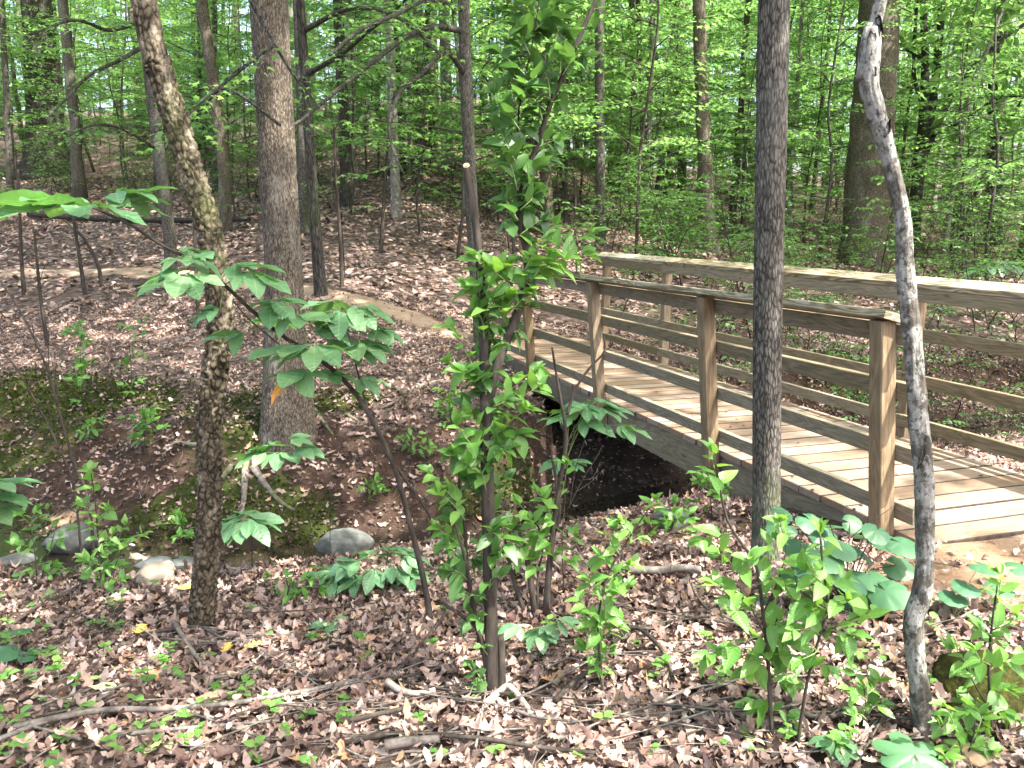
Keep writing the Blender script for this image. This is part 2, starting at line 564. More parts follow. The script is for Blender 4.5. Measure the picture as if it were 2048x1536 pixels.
M['bark_beech'] = bark_mat('smooth_pale_bark', (0.016, 0.014, 0.012), (0.13, 0.12, 0.105), (0.27, 0.255, 0.23), zs=0.75, scale=22, lamt=0.95, lich=(0.56, 0.555, 0.53), bd=0.006, bs=0.9, lscale=16, vor=0.15)
mt4, nt, b = new_mat('lichen_spotted_bark')
v1 = coords(nt, (1, 1, 0.7))
base_ = ramp(nt, noise(nt, v1, 26, 6, 0.7), [(0.35, (0.03, 0.026, 0.021)), (0.6, (0.095, 0.083, 0.068)), (0.8, (0.16, 0.14, 0.115))])
pat = ramp(nt, noise(nt, v1, 11, 8, 0.72, 0.4), [(0.47, (0, 0, 0)), (0.53, (1, 1, 1))])
lic = ramp(nt, noise(nt, v1, 60, 4, 0.7), [(0.3, (0.12, 0.118, 0.105)), (0.6, (0.255, 0.25, 0.23)), (0.8, (0.37, 0.365, 0.345))])
c4 = mixc(nt, pat, base_, lic)
spk = ramp(nt, noise(nt, v1, 75, 3, 0.6), [(0.56, (0, 0, 0)), (0.62, (1, 1, 1))])
c4 = mixc(nt, math_(nt, 'MULTIPLY', spk, 0.8), c4, (0.022, 0.019, 0.015))
nt.links.new(c4, b.inputs['Base Color'])
b.inputs['Roughness'].default_value = 0.9
bump(nt, b, math_(nt, 'ADD', noise(nt, v1, 30, 6, 0.7), math_(nt, 'MULTIPLY', pat, 0.25)), 0.9, 0.008)
M['bark_lichen'] = mt4
M['bark_twig'] = bark_mat('twig_bark', (0.018, 0.015, 0.012), (0.042, 0.034, 0.028), (0.085, 0.07, 0.06), zs=0.3, scale=30, lamt=0.2, bd=0.003, vor=0.3)
M['bark_brown'] = bark_mat('brown_stem_bark', (0.014, 0.011, 0.009), (0.036, 0.029, 0.024), (0.08, 0.066, 0.056), zs=0.2, scale=30, lamt=0.3, lich=(0.16, 0.15, 0.13), bd=0.004, vor=0.3)
M['stick'] = bark_mat('dead_stick', (0.04, 0.033, 0.028), (0.10, 0.086, 0.075), (0.205, 0.18, 0.16), zs=0.5, scale=25, lamt=0.4, bd=0.003, vor=0.3)
M['stick_pale'] = bark_mat('bare_pale_stick', (0.16, 0.12, 0.095), (0.34, 0.275, 0.225), (0.52, 0.44, 0.38), zs=0.5, scale=22, lamt=0.4, lich=(0.6, 0.54, 0.49), bd=0.003, vor=0.3)
M['green_stem'] = flat_mat('green_stem', (0.12, 0.17, 0.06), (0.19, 0.24, 0.10), 20, 0.5, 0.001)
M['deck'] = wood_mat('deck_wood', (0.15, 0.103, 0.072), (0.235, 0.168, 0.123), (0.305, 0.228, 0.172), rings=0.35, blotch=(0.25, 0.155, 0.115), bamt=0.4)
M['deck_edge_shade'] = flat_mat('plank_gap_shade', (0.018, 0.014, 0.010), (0.06, 0.045, 0.033), 25)
M['rail'] = wood_mat('rail_wood', (0.10, 0.078, 0.048), (0.175, 0.142, 0.092), (0.25, 0.207, 0.14), rings=0.5, blotch=(0.15, 0.125, 0.075), bamt=0.4)
M['cap'] = wood_mat('cap_wood', (0.12, 0.095, 0.058), (0.25, 0.205, 0.135), (0.36, 0.305, 0.21), rings=1.3, blotch=(0.33, 0.32, 0.26), bamt=0.4)
M['post'] = wood_mat('post_wood', (0.11, 0.074, 0.040), (0.19, 0.134, 0.078), (0.28, 0.205, 0.125), rings=0.5, blotch=(0.145, 0.115, 0.065), bamt=0.6)
M['cut'] = flat_mat('fresh_cut_wood', (0.6, 0.43, 0.22), (0.72, 0.56, 0.34), 20)
M['rock'] = flat_mat('grey_rock', (0.05, 0.053, 0.05), (0.135, 0.14, 0.135), 16, 0.85, 0.01, 0.7)
M['rock_dark'] = flat_mat('wet_dark_rock', (0.05, 0.055, 0.055), (0.11, 0.115, 0.115), 9, 0.45, 0.01, 0.6, 0.5)
M['rock_tan'] = flat_mat('tan_rock', (0.30, 0.20, 0.12), (0.42, 0.30, 0.19), 12, 0.9, 0.006, 0.6)
M['rock_brown'] = flat_mat('brown_rock', (0.13, 0.105, 0.085), (0.22, 0.185, 0.15), 10, 0.9, 0.008, 0.6)
M['moss'] = leaf_mat('moss', (0.028, 0.042, 0.009), (0.045, 0.06, 0.012), (0.075, 0.09, 0.018), trans=(0.07, 0.10, 0.015), tf=0.2, rough=0.9, spec=0.1)
M['mossrock'] = flat_mat('mossy_stump', (0.014, 0.013, 0.007), (0.075, 0.078, 0.018), 34, 0.95, 0.02, 1.0, 0.1, 8)
M['root'] = bark_mat('pale_root', (0.05, 0.042, 0.034), (0.13, 0.115, 0.097), (0.25, 0.225, 0.195), zs=0.6, scale=16, lamt=0.4, lich=(0.34, 0.325, 0.29), moss=0.6, bd=0.006, vor=0.3)
M['dark_hole'] = flat_mat('hollow_dark', (0.012, 0.009, 0.007), (0.03, 0.022, 0.016), 30, 0.95)

# water
mw, nt, b = new_mat('creek_water')
b.inputs['Base Color'].default_value = (0.022, 0.018, 0.012, 1)
b.inputs['Roughness'].default_value = 0.06
bump(nt, b, noise(nt, coords(nt), 7, 3), 0.15, 0.02)
M['water'] = mw

# soil, painted by ground-cover masks stored on the mesh (clay, leaf mould, moss, sand are real colours of the ground; one mask also paints shade under the bridge)
ms, nt, b = new_mat('forest_soil')
v = coords(nt)
at = node(nt, 'ShaderNodeAttribute', attribute_name='clay')
am = node(nt, 'ShaderNodeAttribute', attribute_name='mossy')
asn = node(nt, 'ShaderNodeAttribute', attribute_name='sandy')
adp = node(nt, 'ShaderNodeAttribute', attribute_name='damp_shade')
vl = node(nt, 'ShaderNodeTexVoronoi')
vl.inputs['Scale'].default_value = 13
nt.links.new(v, vl.inputs['Vector'])
vr = node(nt, 'ShaderNodeSeparateColor')
nt.links.new(vl.outputs['Color'], vr.inputs[0])
leafc = ramp(nt, vr.outputs[0], [(0, (0.06, 0.042, 0.037)), (0.35, (0.13, 0.092, 0.08)), (0.65, (0.20, 0.145, 0.13)), (0.9, (0.11, 0.08, 0.07)), (1.0, (0.32, 0.25, 0.23))])
leafc = mixc(nt, 0.6, leafc, ramp(nt, noise(nt, v, 30, 5, 0.7), [(0.3, (0.35, 0.32, 0.3)), (0.75, (1.2, 1.15, 1.1))]), 'MULTIPLY')
clay = ramp(nt, noise(nt, v, 9, 10, 0.75), [(0.3, (0.032, 0.020, 0.015)), (0.6, (0.07, 0.043, 0.032)), (0.8, (0.13, 0.083, 0.065))])
mossc = ramp(nt, noise(nt, v, 16, 10, 0.8), [(0.3, (0.022, 0.030, 0.007)), (0.7, (0.055, 0.068, 0.016))])
sand = ramp(nt, noise(nt, v, 4, 6, 0.65), [(0.3, (0.27, 0.15, 0.085)), (0.55, (0.34, 0.225, 0.15)), (0.8, (0.42, 0.32, 0.25))])
edge = noise(nt, v, 6, 4, 0.6)
def mask(a):
    return ramp(nt, math_(nt, 'ADD', a.outputs['Fac'], math_(nt, 'MULTIPLY', math_(nt, 'SUBTRACT', edge, 0.5), 1.1)), [(0.40, (0, 0, 0)), (0.60, (1, 1, 1))])
c = mixc(nt, mask(at), leafc, clay)
c = mixc(nt, mask(asn), c, sand)
c = mixc(nt, mask(am), c, mossc)
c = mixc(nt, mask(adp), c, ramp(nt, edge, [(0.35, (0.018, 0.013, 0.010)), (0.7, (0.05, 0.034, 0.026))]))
nt.links.new(c, b.inputs['Base Color'])
b.inputs['Roughness'].default_value = 0.95
b.inputs['Specular IOR Level'].default_value = 0.15
bump(nt, b, math_(nt, 'ADD', noise(nt, v, 26, 6, 0.7), math_(nt, 'MULTIPLY', vr.outputs[1], 0.5)), 1.0, 0.045)
M['soil'] = ms
M['trail'] = flat_mat('trail_dirt', (0.21, 0.14, 0.10), (0.34, 0.25, 0.19), 3.5, 0.95, 0.012, 0.6, 0.15, 8)

# ------------------------------------------------------------------ ground
def d_far(x, y): return y - creek_y(x)

PATH = np.array([[-0.35, 11.35], [-1.3, 12.0], [-2.7, 12.75], [-4.2, 13.6], [-6.0, 14.6], [-8.5, 15.4], [-12, 15.8], [-18, 16.5]])

def path_dist(x, y):
    P = smooth_path(PATH, 60)
    best = np.full(np.shape(x), 99.0)
    for i in range(len(P) - 1):
        a, b2 = P[i], P[i + 1]
        ab = b2 - a
        t = np.clip(((x - a[0]) * ab[0] + (y - a[1]) * ab[1]) / (ab @ ab), 0, 1)
        best = np.minimum(best, np.hypot(x - a[0] - ab[0] * t, y - a[1] - ab[1] * t))
    return best

def moss_mask(x, y):
    d = d_far(x, y)
    nz = fbm(np.stack([x * 1.1, y * 1.1, x * 0 + 4], -1), 3, 21)
    left = 1 - sstep(-1.6, 0.2, x)
    m = np.exp(-((d - 1.75) / 0.55) ** 2) * sstep(0.36, 0.52, nz) * (0.35 + 0.8 * left)
    m2 = np.exp(-((d - 0.7) / 0.5) ** 2) * sstep(0.36, 0.52, nz) * 0.9 * (x < 0.2)
    m3 = np.exp(-((d + 1.2) / 0.22) ** 2) * sstep(0.5, 0.62, nz) * 0.8 * (x < 0.2)
    m4 = np.exp(-(((x - 4.2) / 1.3) ** 2 + ((y - 11.0) / 0.8) ** 2)) * sstep(0.40, 0.52, nz)
    return np.clip(np.maximum(np.maximum(m, m2), np.maximum(m3, m4)), 0, 1)

def clay_mask(x, y):
    d = d_far(x, y)
    b = np.exp(-((d - 0.95) / 0.85) ** 2) * 0.9 + np.exp(-((d + 0.7) / 0.6) ** 2) * 0.8
    b = np.maximum(b, 0.75 * np.exp(-(((x - 1.05) / 1.0) ** 2 + ((y - 4.55) / 0.45) ** 2)))
    return np.clip(b, 0, 1)

def sandy_mask(x, y):
    s = np.exp(-(((x - 2.45) / 0.95) ** 2 + ((y - 3.42) / 0.55) ** 2)) * 1.25
    s = np.maximum(s, 0.62 * np.exp(-(((x - 0.95) / 0.8) ** 2 + ((y - 4.45) / 0.28) ** 2)))
    s = np.maximum(s, np.exp(-(((x + 4.3) / 0.9) ** 2 + ((y - 6.7) / 0.45) ** 2)) * 1.0)
    s = np.maximum(s, 0.9 * np.exp(-(((x - 4.7) / 0.7) ** 2 + ((y - 7.4) / 0.5) ** 2)))
    pd = path_dist(x, y)
    return np.clip(np.maximum(s, 0.6 * (1 - sstep(0.22, 0.48, pd))), 0, 1)

def damp_shade_mask(x, y):
    d = d_far(x, y)
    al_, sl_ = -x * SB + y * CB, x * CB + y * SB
    ub = sstep(2.6, 3.0, sl_) * (1 - sstep(4.5, 5.0, sl_)) * sstep(4.2, 4.8, al_) * (1 - sstep(9.2, 10.0, al_))  # shade below the deck painted into the soil, besides the wet bed
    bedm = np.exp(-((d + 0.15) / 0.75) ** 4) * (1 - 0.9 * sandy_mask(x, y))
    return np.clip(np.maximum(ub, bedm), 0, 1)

u = np.linspace(-1, 1, 400)
gx = 9.0 * u + 191 * np.sign(u) * np.abs(u) ** 5
w = np.linspace(0, 1, 440)
gy = -14 + 38 * w + 200 * w ** 5
X, Y = np.meshgrid(gx, gy)
Z = height(X, Y)
nv, nu = X.shape
Vg = np.stack([X, Y, Z], -1).reshape(-1, 3)
ii = np.arange(nv - 1)[:, None] * nu + np.arange(nu - 1)[None]
Qg = np.stack([ii, ii + 1, ii + nu + 1, ii + nu], -1).reshape(-1, 4)
mb = MB()
mb.add(Vg, Qg)
gme = mb.mesh('ground', M['soil'])
for nm, fn in (('clay', clay_mask), ('mossy', moss_mask), ('sandy', sandy_mask), ('damp_shade', damp_shade_mask)):
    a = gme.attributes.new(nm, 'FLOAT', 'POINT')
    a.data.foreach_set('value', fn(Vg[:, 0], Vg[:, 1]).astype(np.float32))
ground = ob('ground', gme)
tag(ground, 'forest floor of red brown soil sloping down to the creek and up the hill', None, None, 'structure')

# trail ribbon
P = smooth_path(PATH, 140)
T = np.gradient(P, axis=0); T /= np.linalg.norm(T, axis=1)[:, None]
Nn = np.stack([-T[:, 1], T[:, 0]], -1)
rows = []
for k, q in enumerate(np.linspace(-1, 1, 15)):
    wv = 0.30 + 0.10 * (vnoise(np.stack([np.arange(140) * 0.16, np.full(140, 3.0 + (q > 0) * 7), np.zeros(140)], -1), 4) - 0.5) * 2
    XY = P + Nn * (q * wv)[:, None]
    zz = height(XY[:, 0], XY[:, 1]) + 0.030 - 0.055 * abs(q) ** 4
    rows.append(np.concatenate([XY, zz[:, None]], 1))
Vt = np.stack(rows, 1).reshape(-1, 3)
ii = np.arange(139)[:, None] * 15 + np.arange(14)[None]
mb = MB(); mb.add(Vt, np.stack([ii, ii + 15, ii + 16, ii + 1], -1).reshape(-1, 4))
tag(ob('path', mb.mesh('path', M['trail'])), 'bare dirt footpath leading from the footbridge up to the left', None, None, 'structure')

# creek water
xs = np.linspace(-14, 14, 90)
yc = creek_y(xs)
Vw = np.concatenate([np.stack([xs, yc - 1.0, xs * 0 - 1.0], -1), np.stack([xs, yc + 0.75, xs * 0 - 1.0], -1)])
i = np.arange(89)
mb = MB(); mb.add(Vw, np.stack([i, i + 1, i + 91, i + 90], -1))
tag(ob('water', mb.mesh('water', M['water'])), 'shallow dark creek water running below the footbridge', None, None, 'structure')

# ------------------------------------------------------------------ footbridge
bridge = empty('footbridge', (0, 0, 0), 'wooden footbridge with post and rail sides crossing the creek', 'bridge')
AX = np.array([-SB, CB, 0.0])      # along
NX = np.array([CB, SB, 0.0])       # across, away from the camera side
def BP(al, s, z): return AX * al + NX * s + np.array([0, 0, z])
box_cache = {}
def board(name, p0, p1, wy, wz, mat, up=(0, 0, 1), ch=0.003, label=None):
    p0 = np.asarray(p0, float); p1 = np.asarray(p1, float)
    L = float(np.linalg.norm(p1 - p0))
    key = (round(L, 3), wy, wz, mat.name)
    if key not in box_cache:
        mb = MB(); mb.add(*box_arrays(L, wy, wz, ch))
        if name == 'deck_plank':            # sawn edges coloured dark, painting in the shade between planks
            me_ = mb.mesh(name, [mat, M['deck_edge_shade']], smooth=False)
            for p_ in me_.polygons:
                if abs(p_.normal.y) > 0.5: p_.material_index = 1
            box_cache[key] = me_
        else:
            box_cache[key] = mb.mesh(name, mat, smooth=False)
    o = ob(name, box_cache[key], bridge, basis((p0 + p1) / 2, p1 - p0, up))
    if label: o['label'] = label
    return o
rb = random.Random(3)
al = 3.06
k = 0
while al < 11.0:
    wd = 0.184
    o0 = rb.uniform(-0.012, 0.012)
    sk = rb.uniform(-0.003, 0.003)
    dz = rb.uniform(-0.0015, 0.0015)
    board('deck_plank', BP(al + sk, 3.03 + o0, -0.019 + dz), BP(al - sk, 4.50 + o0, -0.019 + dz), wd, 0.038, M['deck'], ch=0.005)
    al += wd + rb.uniform(0.009, 0.014)
for s in (3.075, 3.78, 4.46):
    board('stringer', BP(3.10, s, -0.16), BP(11.0, s, -0.16), 0.04, 0.238, M['rail'])
LEAN = 0.085
def near_pt(al, s, z): return BP(al, s - LEAN * z, z)
up_near = np.array([0, 0, 1]) - NX * LEAN
for al in (3.22, 4.84, 6.72, 8.59, 10.38):
    a, c_ = near_pt(al, 2.985, -0.27), near_pt(al, 2.985, 1.050)
    if al < 4: a = near_pt(al, 2.985, -0.12)
    board('post', a, c_, 0.089, 0.089, M['post'], up=NX, ch=0.005)
for z0, wz in ((0.985, 0.089), (0.712, 0.086), (0.400, 0.086), (0.102, 0.086)):
    for a0, a1 in ((3.06, 6.718), (6.722, 10.45)):
        board('rail', near_pt(a0, 3.050, z0), near_pt(a1, 3.050, z0), 0.038, wz, M['rail'], up=up_near)
for a0, a1 in ((3.14, 6.718), (6.722, 10.50)):
    board('cap_rail', near_pt(a0, 2.992, 1.070), near_pt(a1, 2.992, 1.070), 0.142, 0.038, M['cap'], up=np.array([0, 0, 1.0]) + NX * 0.27)
def far_pt(al, s, z): return BP(al, s + 0.02 * z, z + 0.03 + 0.012 * (al - 3.8) * min(1, max(z, 0)))
for al in (3.10, 4.75, 6.62, 8.46, 10.12):
    board('post', far_pt(al, 4.545, -0.30), far_pt(al, 4.545, 1.052), 0.089, 0.089, M['post'], up=NX, ch=0.005)
for z0, wz in ((0.992, 0.089), (0.722, 0.086), (0.402, 0.086), (0.098, 0.086)):
    for a0, a1 in ((1.4, 4.748), (4.752, 8.458), (8.462, 10.3)):
        board('rail', far_pt(a0, 4.480, z0), far_pt(a1, 4.480, z0), 0.038, wz, M['rail'])
for a0, a1 in ((1.35, 4.748), (4.752, 8.458), (8.462, 10.36)):
    board('cap_rail', far_pt(a0, 4.53, 1.078), far_pt(a1, 4.53, 1.078), 0.15, 0.038, M['cap'], up=np.array([0, 0, 1.0]) - NX * 0.30)
board('post', far_pt(1.5, 4.545, -0.3), far_pt(1.5, 4.545, 1.052), 0.089, 0.089, M['post'], up=NX, ch=0.005)

# screw heads where the rails meet the posts
mb = MB()
an_ = np.linspace(0, 2 * np.pi, 9)[:-1]
disc = np.concatenate([np.stack([np.cos(an_) * .0048, an_ * 0 - .0022, np.sin(an_) * .0048], -1), [[0, -.003, 0]]])
mb.add(np.concatenate([disc, disc[:8] * [1.25, 0, 1.25] + [0, .002, 0]]), np.array([(i, (i + 1) % 8, 8) for i in range(8)]), np.array([(i + 9, (i + 1) % 8 + 9, (i + 1) % 8, i) for i in range(8)]))
SCREW = mb.mesh('screw', M['bark_dark'])
for al in (3.10, 4.75, 6.62, 8.46, 10.12):
    for z0 in (0.722, 0.402, 0.098):
        for da, dz_ in ((-.02, .018), (.02, -.018)):
            ob('screw', SCREW, bridge, basis(far_pt(al + da, 4.4595, z0 + dz_), AX, (0, 0, 1)))
# ------------------------------------------------------------------ leaf templates
def leaf_mesh(name, mat, width=0.42, droop=0.18, fold=0.12, seed=0, n=6, base=0.36, ser=0.0):
    """pointed leaf, length 1 along x"""
    r = random.Random(seed)
    xs = np.linspace(0, 1, n)
    prof = np.sin(np.pi * np.clip(xs, 0, 1) ** (0.75 if base < 0.4 else 1.25)) ** 0.9
    prof[0] = 0.0; prof[-1] = 0.0
    tw = r.uniform(-0.25, 0.25)
    V, F = [], []
    for i, x in enumerate(xs):
        hw = width / 2 * prof[i]
        if ser and i % 2: hw *= 1 + ser
        z = -droop * x * x + 0.03 * r.uniform(-1, 1)
        yo = 0.05 * math.sin(3 * x + seed)
        for sy in (-1, 0, 1):
            V.append((x, yo + sy * hw, z + (fold * hw * 2 if sy else 0) + sy * tw * hw * x + (0.10 * hw * math.sin(9 * x + 2 * seed + 1.7 * sy) if sy else 0)))
    for i in range(n - 1):
        a = i * 3
        for q in (0, 1):
            F.append((a + q, a + 3 + q, a + 4 + q, a + 1 + q))
    mb = MB(); mb.add(V, np.array(F))
    return mb.mesh(name, mat)

LEAF = {
    'shrub': [leaf_mesh('leaf', M['leaf_shrub'], 0.54, 0.12 + 0.1 * k, 0.10 + 0.05 * (k % 3), k) for k in range(5)],
    'young': [leaf_mesh('leaf', M['leaf_young'], 0.54, 0.05 + 0.12 * k, 0.12 + 0.05 * (k % 3), 10 + k) for k in range(5)],
    'round': [leaf_mesh('leaf', M['leaf_young'], 0.74, 0.05 + 0.08 * k, 0.08, 40 + k) for k in range(3)],
    'buckeye': [leaf_mesh('leaflet', M['leaf_buckeye'], 0.44, 0.04 + 0.09 * k, 0.12, 20 + k, 8, 0.6) for k in range(4)],
    'orange': [leaf_mesh('leaflet', M['leaf_orange'], 0.34, 0.35, 0.2, 31, 8, 0.6)],
}

def lobed_mesh(name, mat, lobes, rad, seed, dish=0.05, notch=0.62, n_per=6, sharp=1.0):
    """a fan leaf with a smooth lobed outline; origin at the stalk, x forward"""
    r = random.Random(seed)
    out = []
    for k in range(len(lobes) - 1):
        (a0, L0), (a1, L1) = lobes[k], lobes[k + 1]
        for i in range(n_per):
            f = i / n_per
            Lm = L0 + (L1 - L0) * f
            dip = (1 - abs(2 * f - 1)) ** sharp
            tooth = 0.02 * (1 if i % 2 else -1)
            out.append((a0 + (a1 - a0) * f, Lm * (1 - (1 - notch) * dip + tooth)))
    out.append(lobes[-1])
    V = [(0, 0, 0)]
    for a, L in out:
        a2, L2 = math.radians(a), rad * L
        for f in (0.5, 0.82, 1.0):
            x, y = L2 * f * math.cos(a2), L2 * f * math.sin(a2)
            V.append((x, y, -dish * rad * (f * f) * 1.5 + 0.018 * rad * math.sin(a2 * 7 + seed) * f + 0.012 * rad * r.uniform(-1, 1) * f))
    F3, F4 = [], []
    for i in range(len(out) - 1):
        a, b2 = 1 + 3 * i, 4 + 3 * i
        F3.append((0, a, b2)); F4 += [(a, a + 1, b2 + 1, b2), (a + 1, a + 2, b2 + 2, b2 + 1)]
    mb = MB(); mb.add(V, np.array(F3), np.array(F4))
    return mb.mesh(name, mat)

BROAD = [lobed_mesh('leaf', M['leaf_broad'], [(-165, .55), (-120, .72), (-75, .85), (-35, .98), (0, 1.12), (35, .98), (75, .85), (120, .72), (165, .55)], 1.0, k, 0.1, 0.95, 4) for k in range(3)]

# flat batch leaf templates: V (m,3), list of faces
T_LO = (np.array([(0, 0, 0), (0.45, -0.28, 0.06), (1, 0, -0.12), (0.45, 0.28, 0.06)]), [np.array([(0, 1, 2), (0, 2, 3)])])
T_MID = (np.array([(0, 0, 0), (0.3, -0.23, 0.05), (0.65, -0.19, 0.0), (1, 0, -0.15), (0.65, 0.19, 0.0), (0.3, 0.23, 0.05), (0.5, 0, -0.03)]),
         [np.array([(0, 1, 6), (1, 2, 6), (2, 3, 6), (3, 4, 6), (4, 5, 6), (5, 0, 6)])])
def star_template():
    pts = []
    lob = [(-120, .45), (-88, .32), (-62, .85), (-32, .42), (0, 1.0), (32, .42), (62, .85), (88, .32), (120, .45)]
    V = [(0.0, 0, 0)]
    for a, L in lob:
        a = math.radians(a)
        V.append((0.35 + 0.62 * L * math.cos(a), 0.62 * L * math.sin(a), -0.10 * L * L))
    V[0] = (0.28, 0, 0.03)
    F = [(0, i, i + 1) for i in range(1, 9)]
    return np.array(V), [np.array(F)]
T_MAPLE = star_template()
def oak_template(seed, n=9):
    r = random.Random(seed)
    xs = np.linspace(0, 1, n)
    V = []
    for i, x in enumerate(xs):
        e = math.sin(math.pi * min(1, x * 0.93 + 0.03)) ** 0.8 * 0.30
        hw = e * (1.0 if i % 2 else 0.45) * r.uniform(0.85, 1.15)
        if i in (0, n - 1): hw = 0.015
        sh = 0.05 if i % 2 else 0
        V += [(x + sh, -hw, 0), (x, 0, 0), (x + sh, hw, 0)]
    F = []
    for i in range(n - 1):
        a = i * 3
        F += [(a, a + 3, a + 4, a + 1), (a + 1, a + 4, a + 5, a + 2)]
    return np.array(V, float), [np.array(F)]
T_OAK = [oak_template(k) for k in range(3)]
T_OAKMID = [oak_template(k + 10, n=6) for k in range(3)]
T_OAKLO = (np.array([(0, 0, 0), (0.22, -0.2, 0), (0.5, -0.27, 0), (0.78, -0.22, 0), (1, 0, 0), (0.75, 0.24, 0), (0.48, 0.25, 0), (0.2, 0.17, 0)]), [np.array([(0, 1, 6, 7), (1, 2, 5, 6), (2, 3, 4, 5)])])

def batch(mb, tmpl, pos, X, Zn, size, curl=0.0, curly=0.0):
    """place many copies of a leaf template: pos (N,3), X direction, Zn normal, size (N,)"""
    V0, faces = tmpl
    N_ = len(pos)
    if N_ == 0: return
    X = X / (np.linalg.norm(X, axis=1)[:, None] + 1e-9)
    Zn = Zn - X * (Zn * X).sum(1)[:, None]
    Zn = Zn / (np.linalg.norm(Zn, axis=1)[:, None] + 1e-9)
    Yv = np.cross(Zn, X)
    L = np.repeat(V0[None], N_, 0).copy()
    if np.any(curl) or np.any(curly):
        L[..., 2] += np.reshape(curl, (-1, 1)) * (L[..., 0] - 0.5) ** 2 + np.reshape(curly, (-1, 1)) * L[..., 1] ** 2
    L *= np.reshape(size, (-1, 1, 1))
    W = pos[:, None, :] + L[..., :1] * X[:, None] + L[..., 1:2] * Yv[:, None] + L[..., 2:3] * Zn[:, None]
    m = len(V0)
    off = (np.arange(N_) * m)[:, None, None]
    mb.add(W.reshape(-1, 3), *[(F[None] + off).reshape(-1, F.shape[1]) for F in faces])

def unit(a): return a / (np.linalg.norm(a, axis=-1, keepdims=True) + 1e-9)

# ------------------------------------------------------------------ leaf litter
def frustum_pts(n, y0, y1, margin, rng):
    # uniform in area over a trapezoid seen by the camera, with a margin to the sides
    out = []
    while sum(len(a) for a in out) < n:
        y = np.sqrt(rng.uniform(y0 ** 2, y1 ** 2, n))
        x = rng.uniform(-1, 1, n) * (0.66 * y + margin)
        out.append(np.stack([x, y], -1))
    return np.concatenate(out)[:n]

def ground_normal(x, y, e=0.06):
    dx = (height(x + e, y) - height(x - e, y)) / (2 * e)
    dy = (height(x, y + e) - height(x, y - e)) / (2 * e)
    return unit(np.stack([-dx, -dy, np.ones_like(dx)], -1))

def litter_layer(mb, tm, n, y0, y1, margin, s0, s1, tilt, lift, rng, curl=1.0):
    q = frustum_pts(n, y0, y1, margin, rng)
    x, y = q[:, 0], q[:, 1]
    d = d_far(x, y)
    keep = np.ones(n)
    keep *= np.where((d > -0.9) & (d < 0.6), 0.06, 1.0)
    keep *= np.where((d > 0.6) & (d < 1.7), 0.62, 1.0)
    keep *= 1 - 0.97 * np.clip(sandy_mask(x, y) * 1.3, 0, 1)
    keep *= 1 - 0.6 * clay_mask(x, y) * ((d < -1.2) | (d > 1.0))
    keep *= 1 - 0.75 * moss_mask(x, y)
    al_, sl_ = -x * SB + y * CB, x * CB + y * SB
    ond = (sl_ > 2.9) & (sl_ < 4.65) & (al_ > 2.9) & (al_ < 11.1)
    keep *= np.where(ond, 0.0, 1.0)
    clump = fbm(np.stack([x * 0.9, y * 0.9, x * 0], -1), 3, 77)
    keep *= np.clip(0.35 + 1.5 * (clump - 0.25), 0.25, 1)
    k = rng.uniform(0, 1, n) < keep
    x, y = x[k], y[k]
    n = len(x)
    nor = unit(ground_normal(x, y) + rng.normal(0, tilt, (n, 3)))
    a = rng.uniform(0, 2 * np.pi, n)
    Xd = np.stack([np.cos(a), np.sin(a), rng.normal(0, 0.1, n)], -1)
    sz = rng.uniform(s0, s1, n) * (0.7 + 0.6 * rng.uniform(0, 1, n) ** 2)
    pos = np.stack([x, y, height(x, y) + rng.uniform(0.004, lift, n)], -1)
    Xu = unit(Xd - nor * (Xd * nor).sum(1)[:, None])
    pos = pos - Xu * (sz * 0.5)[:, None]
    parts = tm if isinstance(tm, list) else [tm]
    pick = rng.integers(0, len(parts), n)
    for j, t in enumerate(parts):
        s = pick == j
        batch(mb, t, pos[s], Xu[s], nor[s], sz[s], curl * rng.normal(0.15, 0.75, s.sum()), curl * rng.normal(0.3, 1.5, s.sum()))

mb = MB()
litter_layer(mb, T_OAK, 36000, 1.75, 5.6, 0.9, 0.045, 0.088, 0.34, 0.032, RNG, 1.6)
litter_layer(mb, T_OAKLO, 22000, 1.75, 5.6, 0.9, 0.02, 0.05, 0.45, 0.045, RNG, 1.6)
litter_layer(mb, T_OAKMID, 62000, 5.4, 13, 1.2, 0.045, 0.088, 0.34, 0.032, RNG, 1.5)
litter_layer(mb, T_OAKLO, 60000, 12.5, 30, 1.5, 0.08, 0.16, 0.33, 0.04, RNG, 0.7)
tag(ob('leaf_litter', mb.mesh('leaf_litter', M['litter'], smooth=True)), 'pinkish brown dead oak leaves carpeting the forest floor', 'leaf litter', None, 'stuff')

# crumbs of leaf, bark and clods on the banks
mb = MB()
q = frustum_pts(60000, 4.2, 12.5, 1.0, RNG)
d_ = d_far(q[:, 0], q[:, 1])
q = q[(np.abs(d_ - 1.1) < 1.25) | ((d_ < -0.5) & (d_ > -1.7))]
n = len(q)
nor = unit(ground_normal(q[:, 0], q[:, 1]) + RNG.normal(0, 0.5, (n, 3)))
a_ = RNG.uniform(0, 6.28, n)
batch(mb, T_OAKLO, np.stack([q[:, 0], q[:, 1], height(q[:, 0], q[:, 1]) + RNG.uniform(.002, .03, n)], -1), np.stack([np.cos(a_), np.sin(a_), RNG.normal(0, .3, n)], -1), nor, RNG.uniform(.012, .06, n), RNG.normal(0, 1, n), RNG.normal(0, 2, n))
tag(ob('bank_litter', mb.mesh('bank_litter', M['humus'])), 'dark crumbled leaf mould and clods on the creek banks', 'leaf mould', None, 'stuff')

